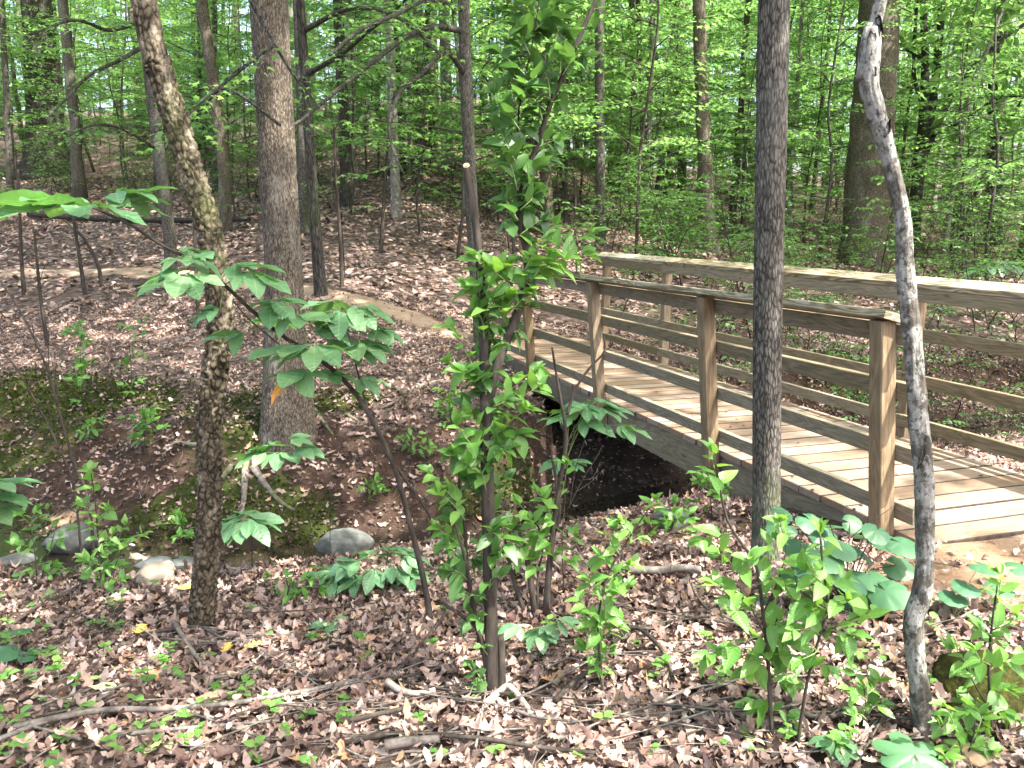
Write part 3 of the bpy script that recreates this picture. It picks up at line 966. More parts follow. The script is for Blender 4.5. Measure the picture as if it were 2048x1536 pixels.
# moss tufts on the banks
q = frustum_pts(120000, 4.0, 13, 1.0, RNG)
k = RNG.uniform(0, 1, len(q)) < moss_mask(q[:, 0], q[:, 1]) ** 1.3 * 0.9
q = q[k]
n = len(q)
nor = unit(ground_normal(q[:, 0], q[:, 1]) + RNG.normal(0, 0.2, (n, 3)))
pos = np.stack([q[:, 0], q[:, 1], height(q[:, 0], q[:, 1]) - 0.004], -1)
Xd = unit(nor + RNG.normal(0, 0.75, (n, 3)))
mb = MB()
batch(mb, T_LO, pos, Xd, RNG.normal(0, 1, (n, 3)), RNG.uniform(0.025, 0.075, n))
tag(ob('moss', mb.mesh('moss', M['moss'])), 'green moss growing over the far creek bank', 'moss', None, 'stuff')

# ------------------------------------------------------------------ canopy tree crowns (prototypes)
def make_crown_mesh(seed, rx, rz, zc, nleaf, size, blobs):
    rng = np.random.default_rng(seed)
    pts = []
    for _ in range(blobs):
        a = rng.uniform(0, 2 * np.pi)
        rr = rx * math.sqrt(rng.uniform(0.05, 1))
        c = np.array([rr * math.cos(a), rr * math.sin(a), zc + rz * rng.uniform(-1, 1) * (1 - 0.5 * rr / rx)])
        m = nleaf // blobs
        pts.append(c + rng.normal(0, 1, (m, 3)) * np.array([0.75, 0.75, 0.28]) * rng.uniform(0.6, 1.25))
    Pp = np.concatenate(pts)
    n = len(Pp)
    mb = MB()
    nor = unit(np.array([0, 0, 1.0]) + rng.normal(0, 0.5, (n, 3)))
    batch(mb, T_LO, Pp, rng.normal(0, 1, (n, 3)), nor, rng.uniform(0.7, 1.4, n) * size)
    # limbs
    me = mb.mesh('crown', M['leaf_canopy'])
    return me
def make_limbs(mb, seed, zc, rx, r0):
    rng = np.random.default_rng(seed)
    for k in range(7):
        a = rng.uniform(0, 2 * np.pi)
        z0 = zc - rng.uniform(0.5, 4.5)
        L = rx * rng.uniform(0.6, 1.0)
        p = [np.array([0, 0, z0]), np.array([L * .45 * math.cos(a), L * .45 * math.sin(a), z0 + L * 0.45]), np.array([L * math.cos(a + .3), L * math.sin(a + .3), z0 + L * 0.75])]
        add_tube(mb, smooth_path(p, 7), np.linspace(r0 * 0.4, r0 * 0.06, 7), 5)
CROWNS = [make_crown_mesh(100 + k, 3.6, 3.2, 0, 1500, 0.30, 34) for k in range(4)]
CROWNS_THIN = [make_crown_mesh(130 + k, 3.4, 3.0, 0, 700, 0.30, 24) for k in range(3)]

def bark_disp(amp, fz, fa, seed):
    def f(a, L, R):
        p = np.stack([np.cos(a) * fa, np.sin(a) * fa, L * fz], -1)
        p2 = np.stack([np.cos(a) * 2.2, np.sin(a) * 2.2, L * 0.8], -1)
        return R * (amp * (fbm(p, 3, seed) - 0.5) * 2 + 0.12 * (vnoise(p2, seed + 9) - 0.5))
    return f

def flare(P, R, amt=0.9, hh=0.35):
    z = P[:, 2] - P[0, 2]
    return R * (1 + amt * np.exp(-z / hh))

def px_tree(name, label, cat, pxs, widths, mat, H=14, seg=26, n=90, disp=None, fl=(0.7, 0.3), crown=0, group=None, dy=None, crown_scale=1.0, sink=0.25, base_t=None, part='trunk'):
    """trunk through photo positions (base first), standing where its base meets the ground"""
    base = G(*pxs[0]) if base_t is None else base_t
    t0 = depth_of(base)
    pts = [base.copy()]
    for i, (px, py) in enumerate(pxs[1:]):
        y = base[1] + (dy[i + 1] if dy else 0)
        pts.append(PY(px, py, y))
    rad = [w_ * t0 / FPX / 2 for w_ in widths]
    # straighten out above the frame
    top = pts[-1]
    dirv = pts[-1] - pts[-2]
    dirv = dirv / np.linalg.norm(dirv)
    zt = base[2] + H
    r_end = rad[-1]
    while pts[-1][2] < zt - 0.5:
        step = min(2.5, zt - pts[-1][2])
        dirv = unit(dirv * 0.8 + np.array([0, 0, 0.35]))
        pts.append(pts[-1] + dirv * step)
        r_end *= 0.86
        rad.append(r_end)
    Q = smooth_path(np.concatenate([np.array(pts), np.array(rad)[:, None]], 1), n)
    P, R = Q[:, :3], np.maximum(Q[:, 3], 0.006)
    root = empty(name, base, label, cat, group)
    Pl = P - base
    Pl = np.concatenate([[Pl[0] - np.array([0, 0, sink])], Pl])
    R = np.concatenate([[R[0]], R])
    if fl: R = flare(Pl, R, *fl)
    mb = MB()
    add_tube(mb, Pl, R, seg, disp)
    if crown:
        make_limbs_at(mb, Pl[-1], R[-1], int(base[0] * 100) & 0xffff)
    ob(part, mb.mesh(part, mat), root)
    if crown:
        o = ob('crown', CROWNS[crown % 4], root)
        o.location = Vector(Pl[-1]) + Vector((0, 0, -0.6))
        o.rotation_euler = (0, 0, random.uniform(0, 6.28))
        s = crown_scale
        o.scale = (s, s, s)
    return root, base, P, R

def make_limbs_at(mb, top, r0, seed):
    rng = np.random.default_rng(seed)
    for k in range(7):
        a = rng.uniform(0, 2 * np.pi)
        z0 = top[2] - rng.uniform(0.3, 3.0)
        L = rng.uniform(1.6, 3.2)
        c = np.array([top[0], top[1], z0])
        p = [c, c + np.array([L * .45 * math.cos(a), L * .45 * math.sin(a), L * 0.4]), c + np.array([L * math.cos(a + .3), L * math.sin(a + .3), L * 0.7])]
        add_tube(mb, smooth_path(p, 7), np.linspace(max(r0 * 0.5, 0.015), 0.008, 7), 5)

# --- the four foreground trees
def block_disp(seed):
    def f(a, L, R):
        rr = 0.055
        p = np.stack([np.cos(a) * rr * 29, np.sin(a) * rr * 29, L * 33], -1)
        p = p + (vnoise(p * 0.7, seed)[..., None] - 0.5) * 0.8
        f1, f2 = worley(p, seed)
        plate = sstep(0.03, 0.32, f2 - f1)
        p2 = np.stack([np.cos(a) * 2.0, np.sin(a) * 2.0, L * 2.0], -1)
        return 0.011 * (plate - 0.6) + 0.002 * (vnoise(p * 3, seed + 5) - 0.5) + 0.010 * (vnoise(p2, seed + 2) - 0.5)
    return f
px_tree('leaning_tree', 'leaning slender tree with thick blocky bark left of the buckeye sapling', 'tree',
        [(402, 1258), (412, 1120), (419, 985), (417, 870), (428, 760), (441, 645), (430, 530), (411, 430), (383, 345), (350, 240), (318, 130), (287, 0)],
        [50, 46, 44, 44, 46, 46, 46, 44, 44, 44, 43, 42], M['bark_block'], H=9, seg=120, n=900, disp=block_disp(5), fl=(0.25, 0.12), crown=1, crown_scale=0.7)
def ridge_disp(amp, fa, fz, seed):
    def f(a, L, R):
        p = np.stack([np.cos(a) * fa, np.sin(a) * fa, L * fz], -1)
        n1 = np.abs(fbm(p, 3, seed) - 0.5) * 2
        p2 = np.stack([np.cos(a) * 1.5, np.sin(a) * 1.5, L * 0.9], -1)
        return R * (amp * (0.35 - n1) + 0.10 * (vnoise(p2, seed + 3) - 0.5))
    return f
T2 = px_tree('oak_tree', 'stout straight brown tree with flared foot on the far creek bank', 'tree',
        [(578, 868), (571, 700), (566, 525), (556, 350), (548, 200), (537, 0)],
        [98, 80, 69, 67, 66, 65], M['bark_oak'], H=16, seg=120, n=520, disp=ridge_disp(0.13, 12, 17, 4), fl=(0.62, 0.36), crown=2, crown_scale=1.5, sink=0.5)
px_tree('straight_tree', 'straight grey furrowed tree standing close in front of the footbridge', 'tree',
        [(1531, 1130), (1533, 1000), (1534, 800), (1537, 525), (1543, 250), (1548, 0)],
        [54, 52, 52, 52, 53, 53], M['bark_grey'], H=12, seg=110, n=560, disp=ridge_disp(0.13, 12, 24, 8), fl=(0.25, 0.15), crown=3, crown_scale=1.3)
def muscle_disp(seed):
    def f(a, L, R):
        p = np.stack([np.cos(a) * 1.1, np.sin(a) * 1.1, L * 3.2], -1)
        p2 = np.stack([np.cos(a) * 4, np.sin(a) * 4, L * 22], -1)
        p3 = np.stack([np.cos(a) * 5, np.sin(a) * 5, L * 70], -1)
        return R * (0.50 * (vnoise(p, seed) - 0.5) + 0.22 * (fbm(p2, 3, seed + 2) - 0.5) + 0.10 * (fbm(p3, 3, seed + 6) - 0.5))
    return f
t4, t4b, t4P, t4R = px_tree('hornbeam_tree', 'thin twisted pale grey tree at right crossing in front of the rails', 'tree',
        [(1850, 1476), (1842, 1390), (1830, 1305), (1826, 1240), (1843, 1188), (1849, 1130), (1850, 1040), (1848, 950), (1839, 845), (1830, 742), (1819, 642), (1809, 540), (1806, 444), (1788, 358), (1767, 272), (1748, 205), (1739, 165), (1741, 100), (1747, 50), (1762, 0)],
        [46, 40, 36, 38, 38, 33, 34, 35, 36, 33, 32, 32, 30, 30, 30, 30, 30, 34, 26, 22], M['bark_lichen'], H=6.5, seg=72, n=700, disp=muscle_disp(3), fl=(0.2, 0.06), crown=1, crown_scale=0.45)
# dark coloured hollows in the twisted trunk
def hollow(px, py, lx, lz, tilt):
    y = t4b[1]
    c = PY(px, py, y)
    i = int(np.argmin(np.abs(t4P[:, 2] - c[2])))
    ax = t4P[i] - t4b
    rr = t4R[min(i + 1, len(t4R) - 1)]
    tocam = unit(np.array([-c[0], -c[1], 0.0]))
    V = []
    k_ = 14
    for a in range(k_):
        an = 2 * math.pi * a / k_
        w_ = 1 + 0.25 * math.sin(3 * an + px)
        V.append((lx * math.cos(an) * w_, lz * math.sin(an) * w_))
    side = np.array([-tocam[1], tocam[0], 0]) * -1
    ctr = ax + side * ((c - t4b - ax) @ side) + tocam * (rr * 0.86)
    ring = [ctr + side * (a + tilt * b_) + np.array([0, 0, b_]) for a, b_ in V]
    inner = [ctr + (p - ctr) * 0.75 - tocam * 0.012 for p in ring]
    outer = [ctr + (p - ctr) * 1.25 - tocam * 0.004 for p in ring]
    ring = [p + tocam * 0.006 for p in ring]
    VV = np.array(outer + ring + inner + [ctr - tocam * 0.016])
    idx = np.arange(k_); nx = (idx + 1) % k_
    mb = MB()
    mb.add(VV, np.stack([idx, nx, nx + k_, idx + k_], -1), np.stack([idx + k_, nx + k_, nx + 2 * k_, idx + 2 * k_], -1), np.stack([idx + 2 * k_, nx + 2 * k_, np.full(k_, 3 * k_)], -1))
    ob('hollow', mb.mesh('hollow', M['dark_hole']), t4)
hollow(1740, 96, 0.009, 0.036, -0.15)
hollow(1760, 36, 0.006, 0.018, 0.35)
hollow(1748, 147, 0.006, 0.010, 0.1)
hollow(1776, 258, 0.005, 0.02, -0.2)
hollow(1845, 905, 0.005, 0.04, -0.12)
hollow(1853, 1075, 0.005, 0.03, 0.1)

# --- trees behind the creek, each set where its foot meets the ground
MID = [
    # label, base-first px, widths, bark, H, crown, flare
    ('broad old tree with shaggy moss and twigs on the hillside at far left', [(92, 352), (88, 230), (80, 100), (72, 0)], [74, 62, 56, 54], 'bark_dark', 17, 1, (0.7, 0.6)),
    ('dark slim tree just behind the leaning blocky barked tree', [(345, 585), (338, 470), (322, 330), (305, 200), (292, 90), (285, 0)], [25, 23, 23, 22, 20, 19], 'bark_grey', 13, 2, (0.5, 0.25)),
    ('grey brown tree with mossy foot on the slope beside the fallen log', [(452, 462), (444, 300), (420, 120), (404, 0)], [24, 22, 21, 20], 'bark_oak', 14, 3, (0.45, 0.3)),
    ('dark slender tree close behind the stout brown tree', [(642, 592), (632, 470), (622, 340), (613, 200), (600, 0)], [26, 22, 20, 19, 17], 'bark_dark', 13, 1, (0.4, 0.2)),
    ('pale tree with mossy foot half hidden behind the dark slender tree', [(607, 470), (605, 330), (600, 150), (594, 0)], [20, 18, 17, 16], 'bark_grey', 14, 2, (0.8, 0.3)),
    ('dark tree standing alone on the leafy slope left of the cut stem', [(692, 412), (690, 300), (683, 150), (676, 0)], [24, 22, 21, 19], 'bark_dark', 15, 3, (0.4, 0.3)),
    ('pale sunlit tree on the slope behind the drooping twigs', [(793, 436), (788, 300), (783, 160), (776, 0)], [20, 19, 18, 17], 'bark_beech', 15, 1, (0.3, 0.3)),
    ('smooth grey tree right behind the cut stem of the leafy shrub', [(962, 690), (954, 560), (945, 430), (936, 250), (927, 0)], [27, 26, 25, 23, 21], 'bark_grey', 13, 2, (0.3, 0.2)),
    ('pale trunk seen through the gap beside the leafy dark branch', [(1097, 470), (1090, 330), (1084, 170), (1072, 0)], [26, 24, 23, 21], 'bark_oak', 15, 3, (0.4, 0.3)),
    ('slim grey tree rising behind the far end of the far handrail', [(1201, 492), (1200, 330), (1199, 150), (1200, 0)], [21, 19, 18, 17], 'bark_grey', 14, 1, (0.3, 0.2)),
    ('pale brown tree with flared foot above the far handrail', [(1420, 507), (1412, 370), (1404, 200), (1398, 0)], [34, 29, 26, 25], 'bark_oak', 15, 2, (0.4, 0.4)),
    ('massive furrowed brown tree behind the far handrail', [(1722, 528), (1735, 380), (1745, 220), (1760, 0)], [88, 84, 78, 70], 'bark_oak', 18, 3, (0.22, 0.5)),
    ('dark upright tree among the leaves at far right', [(1988, 492), (1990, 340), (1994, 160), (2000, 0)], [38, 32, 29, 26], 'bark_dark', 14, 1, (0.3, 0.3)),
    ('grey tree far up the slope left of the leaning tree', [(238, 268), (234, 170), (226, 70), (220, 0)], [20, 18, 17, 16], 'bark_grey', 16, 2, (0.3, 0.3)),
    ('sunlit pale tree at the top of the bare slope', [(733, 262), (731, 170), (728, 60), (726, 0)], [17, 16, 15, 14], 'bark_beech', 16, 3, (0.3, 0.3)),
    ('thin dark tree near the top of the bare slope', [(757, 285), (754, 170), (750, 60), (748, 0)], [12, 11, 10, 9], 'bark_dark', 12, 1, (0.3, 0.3)),
    ('grey brown tree far behind between the leaning tree and stout tree', [(402, 250), (405, 160), (408, 70), (412, 0)], [24, 22, 20, 19], 'bark_oak', 17, 2, (0.3, 0.3)),
    ('pale straight tree behind the dark glossy holly', [(1365, 400), (1362, 270), (1360, 120), (1358, 0)], [18, 17, 16, 15], 'bark_grey', 16, 3, (0.3, 0.3)),
    ('dark slim tree between the furrowed grey tree and massive brown tree', [(1612, 380), (1612, 250), (1606, 120), (1600, 0)], [14, 12, 11, 10], 'bark_dark', 13, 1, (0.3, 0.3)),
    ('thin grey sapling beside the dark tree at far left edge', [(22, 400), (16, 250), (8, 100), (2, 0)], [14, 12, 11, 10], 'bark_grey', 11, 2, (0.3, 0.2)),
    ('wide pale tree far behind the smooth grey tree', [(895, 330), (893, 200), (890, 80), (888, 0)], [24, 23, 22, 21], 'bark_beech', 17, 3, (0.2, 0.3)),
    ('slim grey tree far behind right of the dark leafy branch', [(1282, 300), (1281, 180), (1280, 80), (1279, 0)], [12, 11, 10, 10], 'bark_beech', 16, 2, (0.2, 0.3)),
    ('slim pale tree far behind just left of the straight pale one', [(1342, 330), (1343, 200), (1344, 80), (1345, 0)], [13, 12, 12, 11], 'bark_beech', 16, 1, (0.2, 0.3)),
    ('thin pale tree far behind right of the pale flared tree', [(1436, 330), (1434, 200), (1433, 80), (1432, 0)], [10, 9, 9, 8], 'bark_beech', 15, 3, (0.2, 0.3)),
    ('slim grey tree far behind above the leafy dark branch top', [(1018, 300), (1016, 180), (1014, 80), (1013, 0)], [14, 13, 12, 12], 'bark_grey', 16, 2, (0.2, 0.3)),
    ('slanting pale grey sapling right of the forked tree', [(1886, 520), (1900, 420), (1920, 300), (1945, 170), (1990, 60)], [11, 10, 9, 8, 7], 'bark_beech', 9, 1, (0.2, 0.2)),
    ('thin dark slanting sapling in front of the dark tree at right', [(1912, 510), (1930, 440), (1975, 330), (2020, 240), (2075, 150)], [8, 7, 7, 6, 5], 'bark_dark', 7, 2, (0.2, 0.2)),
    ('slim pale tree high on the slope left of the stout tree', [(480, 270), (478, 160), (474, 60), (472, 0)], [14, 13, 12, 11], 'bark_beech', 16, 1, (0.2, 0.3)),
    ('slim brown tree left of the pale flared tree', [(1290, 430), (1286, 280), (1280, 130), (1276, 0)], [11, 10, 9, 9], 'bark_brown', 12, 3, (0.3, 0.2)),
]
taken = []
for (lab, pxs, wd, bk, H, cr, fl) in MID:
    _, bs_, _, _ = px_tree('forest_tree', lab, 'tree', pxs, wd, M[bk], H=H, seg=28, n=110, disp=bark_disp(0.09, 5, 3.2, len(lab)), fl=fl, crown=cr, group='trees behind the creek', crown_scale=1.25)
    taken.append(bs_)
# forked tree at right
fork, fb_, fP, fR = px_tree('forked_tree', 'dark forked tree with spreading limbs right of the twisted pale tree', 'tree',
        [(1826, 495), (1832, 400), (1842, 300), (1848, 220), (1850, 120), (1846, 0)], [27, 24, 22, 18, 14, 12], M['bark_dark'], H=10, seg=24, n=90, disp=bark_disp(0.08, 5, 3, 5), fl=(0.3, 0.2), crown=2, crown_scale=0.8)
for pts, w0, w1 in (([(1842, 300), (1858, 250), (1872, 150), (1880, 60), (1888, -60)], 18, 11), ([(1840, 330), (1866, 270), (1905, 190), (1960, 120), (2030, 60), (2110, 20)], 15, 6),
                    ([(1848, 220), (1830, 160), (1828, 90), (1836, -20)], 8, 4)):
    t0 = depth_of(fb_)
    A = smooth_path([PY(a, b_, fb_[1] + 0.15 * i) - fb_ for i, (a, b_) in enumerate(pts)], 24)
    mb = MB(); add_tube(mb, A, np.linspace(w0, w1, 24) * t0 / FPX / 2, 12)
    ob('limb', mb.mesh('limb', M['bark_dark']), fork)

# ------------------------------------------------------------------ understory saplings: prototypes of layered leafy sprays
def make_spray(seed, H, nb, zmin, blen, lsize, tmpl, bark, leafm, spacing=0.055, twl=0.4, r0=0.03, lean=0.3, up=0.45):
    rng = np.random.default_rng(seed)
    k_ = 9
    z = np.linspace(0, H, k_)
    wob = np.cumsum(rng.normal(0, 0.05 * H / 4, (k_, 2)), 0)
    T_ = np.concatenate([wob + np.outer(z / H, rng.normal(0, lean, 2)), z[:, None]], 1)
    T_[0] = 0
    T_ = smooth_path(T_, 26)
    T_[0, 2] = -0.12
    wood = MB()
    add_tube(wood, T_, np.linspace(r0, r0 * 0.2, 26), 7)
    LP, LX, LN, LS = [], [], [], []
    for b_ in range(nb):
        f = (b_ + rng.uniform(0, 0.8)) / nb
        zi = zmin + (H - zmin) * f
        i = int(np.clip(np.searchsorted(T_[:, 2], zi), 1, 25))
        p0 = T_[i]
        az = b_ * 2.4 + rng.uniform(-0.5, 0.5)
        L = blen * (1 - 0.55 * f) * rng.uniform(0.65, 1.25)
        e0 = up * rng.uniform(0.5, 1.4)
        s = np.linspace(0, 1, 9)
        el = e0 * (1 - 1.35 * s)
        hd = az + np.cumsum(rng.normal(0, 0.07, 9))
        stp = L / 8
        Pb = p0 + np.concatenate([[np.zeros(3)], np.cumsum(np.stack([np.cos(hd) * np.cos(el), np.sin(hd) * np.cos(el), np.sin(el)], -1)[:-1] * stp, 0)])
        add_tube(wood, Pb, np.linspace(r0 * 0.38 * (1 - 0.6 * f) + 0.002, 0.002, 9), 4, cap=False)
        side0 = np.array([-math.sin(az), math.cos(az), 0])
        fw = np.array([math.cos(az), math.sin(az), 0])
        ntw = max(4, int(L / 0.13))
        for j in range(ntw):
            tt = 0.18 + 0.82 * (j + 0.5) / ntw
            q0 = Pb[int(tt * 8)] * (1 - (tt * 8) % 1) + Pb[min(8, int(tt * 8) + 1)] * ((tt * 8) % 1)
            sg = 1 if j % 2 else -1
            tl = twl * (1.05 - 0.6 * tt) * rng.uniform(0.6, 1.2)
            d = unit(side0 * sg * rng.uniform(0.6, 1.0) + fw * rng.uniform(0.4, 0.9) + np.array([0, 0, rng.normal(-0.08, 0.13)]))
            q1 = q0 + d * tl - np.array([0, 0, 0.06 * tl])
            add_tube(wood, np.stack([q0, (q0 + q1) / 2 + [0, 0, 0.02 * tl], q1]), [0.0028, 0.002, 0.0012], 3, cap=False)
            nl = max(3, int(tl / spacing))
            for m_ in range(nl + 1):
                g = (m_ + 0.4) / (nl + 0.4)
                sg2 = 1 if m_ % 2 else -1
                sd = np.cross([0, 0, 1], d)
                ld = unit(d * rng.uniform(0.5, 1.0) + sd * sg2 * (0.95 if m_ < nl else 0.1) + np.array([0, 0, rng.normal(-0.18, 0.18)]))
                LP.append(q0 + (q1 - q0) * g); LX.append(ld)
                LN.append(np.array([0, 0, 1.0]) + rng.normal(0, 0.28, 3)); LS.append(lsize * rng.uniform(0.65, 1.25))
    lv = MB()
    batch(lv, tmpl, np.array(LP), np.array(LX), np.array(LN), np.array(LS))
    return wood.mesh('trunk', bark), lv.mesh('foliage', leafm), len(LP)

SPRAYS = {
    'maple': [make_spray(200 + k, 5.0 + 0.9 * k, 24 + k, 1.1, 2.3, 0.125, T_MAPLE, M['bark_twig'], M['leaf_forest'], 0.062, 0.55, 0.028) for k in range(3)],
    'beech': [make_spray(220 + k, 5.5 + k, 28, 0.8, 2.5, 0.105, T_LO, M['bark_grey'], M['leaf_forest'], 0.05, 0.55, 0.035, up=0.3) for k in range(3)],
    'tall': [make_spray(300 + k, 10.5 + k, 40, 1.8, 3.4, 0.15, T_LO, M['bark_grey'], M['leaf_forest'], 0.075, 0.75, 0.055, up=0.35) for k in range(3)],
    'holly': [make_spray(240 + k, 4.2 + k, 18, 0.8, 1.3, 0.075, T_MID, M['bark_grey'], M['leaf_holly'], 0.045, 0.35, 0.028, up=0.5) for k in range(2)],
    'low': [make_spray(260 + k, 0.9 + 0.3 * k, 14, 0.12, 0.65, 0.07, T_LO, M['bark_brown'], M['leaf_low'], 0.045, 0.22, 0.009, up=0.8) for k in range(3)],
    'thin': [make_spray(280 + k, 3.6 + k, 9, 1.2, 0.9, 0.085, T_MID, M['bark_twig'], M['leaf_forest'], 0.07, 0.3, 0.014) for k in range(3)],
}

def place_spray(kind, x, y, label, cat, group=None, k=None, s=1.0, rz=None, name=None):
    wood, lv, _ = SPRAYS[kind][random.randrange(len(SPRAYS[kind])) if k is None else k]
    z = float(height(x, y))
    o = empty(name or 'sapling', (x, y, z), label, cat, group)
    o.rotation_euler = (0, 0, random.uniform(0, 6.28) if rz is None else rz)
    o.scale = (s, s, s * random.uniform(0.9, 1.1))
    ob('trunk', wood, o)
    ob('foliage', lv, o)
    return o

def in_bridge(x, y, m=0.5):
    a_, s_ = -x * SB + y * CB, x * CB + y * SB
    return 2.5 < a_ < 11.5 and 2.9 - m < s_ < 4.6 + m

NXX, NXY = CB, SB
# hand-set saplings that frame the picture, at world positions read from the photo
SET = [
    ('holly', 1456, 470, 0, 1.0, 'dark glossy leaved holly sapling left of the furrowed grey tree', 'holly_sapling'),
    ('holly', 1620, 400, 1, 1.0, 'glossy dark holly sapling between grey tree and massive brown tree', 'holly_sapling'),
    ('maple', 470, 440, 0, 1.05, 'maple sapling with layered leaves between leaning tree and stout tree', 'maple_sapling'),
    ('maple', 700, 430, 1, 1.0, 'maple sapling with arching boughs right of the stout brown tree', 'maple_sapling'),
    ('maple', 840, 470, 2, 0.9, 'maple sapling drooping over the slope left of the grey tree', 'maple_sapling'),
    ('beech', 1150, 455, 0, 0.9, 'leafy beech sapling behind the dark leafy branch', 'beech_sapling'),
    ('beech', 1300, 470, 1, 0.9, 'leafy beech sapling behind the far end of the handrail', 'beech_sapling'),
    ('maple', 170, 380, 2, 1.0, 'maple sapling in front of the broad old tree at far left', 'maple_sapling'),
    ('beech', 1930, 500, 2, 0.85, 'bright green beech sapling between forked tree and dark tree', 'beech_sapling'),
    ('maple', 2075, 560, 0, 0.8, 'maple sapling reaching in at the right edge above the rails', 'maple_sapling'),
    ('maple', 40, 400, 0, 0.9, 'maple sapling at the far left edge below the broad old tree', 'maple_sapling'),
    ('beech', 250, 372, 1, 0.9, 'leafy beech sapling on the slope behind the fallen log', 'beech_sapling'),
    ('beech', 390, 392, 0, 0.85, 'leafy beech sapling just right of the leaning tree', 'beech_sapling'),
    ('maple', 500, 400, 2, 0.9, 'maple sapling close behind the stout brown tree', 'maple_sapling'),
    ('beech', 850, 400, 2, 0.8, 'leafy beech sapling left of the smooth grey tree', 'beech_sapling'),
    ('beech', 1000, 430, 1, 0.8, 'leafy beech sapling between cut stem and dark leafy branch', 'beech_sapling'),
    ('maple', 1480, 430, 1, 0.9, 'maple sapling behind the furrowed grey tree', 'maple_sapling'),
    ('maple', 1240, 440, 0, 0.9, 'maple sapling right of the slim grey tree', 'maple_sapling'),
    ('tall', 1130, 450, 0, 1.0, 'tall leafy young tree behind the dark leafy branch', 'young_tree'),
    ('tall', 1340, 430, 1, 0.95, 'tall leafy young tree left of the pale flared tree', 'young_tree'),
    ('tall', 1575, 420, 2, 1.0, 'tall leafy young tree right behind the furrowed grey tree', 'young_tree'),
    ('tall', 1915, 450, 0, 1.0, 'tall leafy young tree between forked tree and dark tree', 'young_tree'),
    ('tall', 430, 372, 1, 1.0, 'tall leafy young tree up the slope behind the leaning tree', 'young_tree'),
    ('tall', 830, 372, 2, 1.0, 'tall leafy young tree up the slope left of the grey tree', 'young_tree'),
    ('tall', 190, 345, 2, 1.0, 'tall leafy young tree right of the broad old tree', 'young_tree'),
    ('thin', 690, 560, 0, 0.9, 'thin sapling with few leaves on the slope right of the dark slender tree', 'thin_sapling'),
    ('thin', 1010, 560, 1, 0.9, 'thin sapling behind the leafy shrub fork', 'thin_sapling'),
]
for kind, px, py, k, s, lab, nm in SET:
    g_ = G(px, py)
    place_spray(kind, g_[0], g_[1], lab, 'sapling', 'leafy saplings behind the creek', k, s, name=nm)

# long boughs with maple leaves reaching toward the creek, limbs of trees already standing
def bough(root, pts, y0, y1, w0, w1, leaf=0.10, n=9, tmpl=None, lmat='leaf_forest', twl=0.55, seed=1):
    rng = np.random.default_rng(seed)
    base = np.array(root.location)
    ys = np.linspace(y0, y1, len(pts))
    A = smooth_path([PY(a, b_, yy) for (a, b_), yy in zip(pts, ys)], 40) - base
    k_ = y0 / FPX
    mb = MB(); add_tube(mb, A, np.linspace(w0, w1, 40) * k_ / 2, 8)
    LP, LX, LN, LS = [], [], [], []
    for j in range(n):
        f = 0.15 + 0.85 * (j + rng.uniform(0, .8)) / n
        q = A[min(39, int(f * 39))]
        d = unit(A[min(39, int(f * 39) + 1)] - A[max(0, int(f * 39) - 1)])
        sd = unit(np.cross([0, 0, 1.0], d)) * (1 if j % 2 else -1)
        d2 = unit(d * rng.uniform(.3, .9) + sd * rng.uniform(.5, 1) + np.array([0, 0, rng.normal(-.05, .15)]))
        L = twl * rng.uniform(.6, 1.3)
        e = q + d2 * L
        add_tube(mb, np.stack([q, (q + e) / 2 + [0, 0, .03], e]), [.005, .0035, .0018], 4, cap=False)
        m_ = int(L / 0.05)
        for i in range(m_):
            p = q + (e - q) * (i + .5) / m_
            s2 = unit(np.cross([0, 0, 1.0], d2)) * (1 if i % 2 else -1)
            LP.append(p + s2 * .03 + np.array([0, 0, rng.normal(0, .02)])); LX.append(unit(d2 * .6 + s2 + np.array([0, 0, rng.normal(-.2, .2)])))
            LN.append(np.array([0, 0, 1.0]) + rng.normal(0, .3, 3)); LS.append(leaf * rng.uniform(.6, 1.25))
    ob('limb', mb.mesh('limb', M['bark_dark']), root)
    if LP:
        lv = MB(); batch(lv, tmpl or T_MAPLE, np.array(LP), np.array(LX), np.array(LN), np.array(LS))
        ob('foliage', lv.mesh('foliage', M[lmat]), root)
byl = {o.get('label'): o for o in bpy.data.objects if o.get('label')}
H_ = byl['smooth grey tree right behind the cut stem of the leafy shrub']
D_ = byl['dark slender tree close behind the stout brown tree']
B_ = byl['dark slim tree just behind the leaning blocky barked tree']
T2r = T2[0]
hy, dy_, byy = H_.location.y, D_.location.y, B_.location.y
bough(H_, [(925, 62), (868, 54), (811, 75), (735, 133), (674, 181), (610, 235), (560, 268)], hy, hy - 3.5, 12, 4, .105, 13, seed=2)
bough(H_, [(930, 150), (892, 105), (840, 150), (800, 185), (778, 250), (790, 310), (806, 345)], hy, hy - 3.0, 11, 3, .10, 9, seed=3)
bough(H_, [(925, 20), (860, 0), (790, 30), (720, 60), (660, 110)], hy, hy - 4.0, 10, 4, .11, 12, seed=4)
bough(T2r, [(548, 90), (500, 125), (450, 165), (400, 205), (366, 240), (330, 265)], 7.0, 6.6, 8, 3, .10, 9, seed=5)
bough(T2r, [(560, 250), (480, 190), (440, 180), (400, 225), (350, 280)], 7.0, 8.2, 7, 3, .10, 8, seed=6)
bough(T2r, [(500, 0), (540, 70), (580, 140), (620, 190), (640, 215)], 6.8, 6.3, 8, 3, .09, 2, seed=7)
bough(D_, [(612, 150), (680, 110), (740, 60), (790, 20), (830, -20)], dy_, dy_ - 2.0, 10, 4, .105, 10, seed=8)
bough(D_, [(610, 60), (690, 20), (760, 20), (830, 60), (880, 110)], dy_, dy_ - 2.6, 10, 4, .105, 12, seed=18)
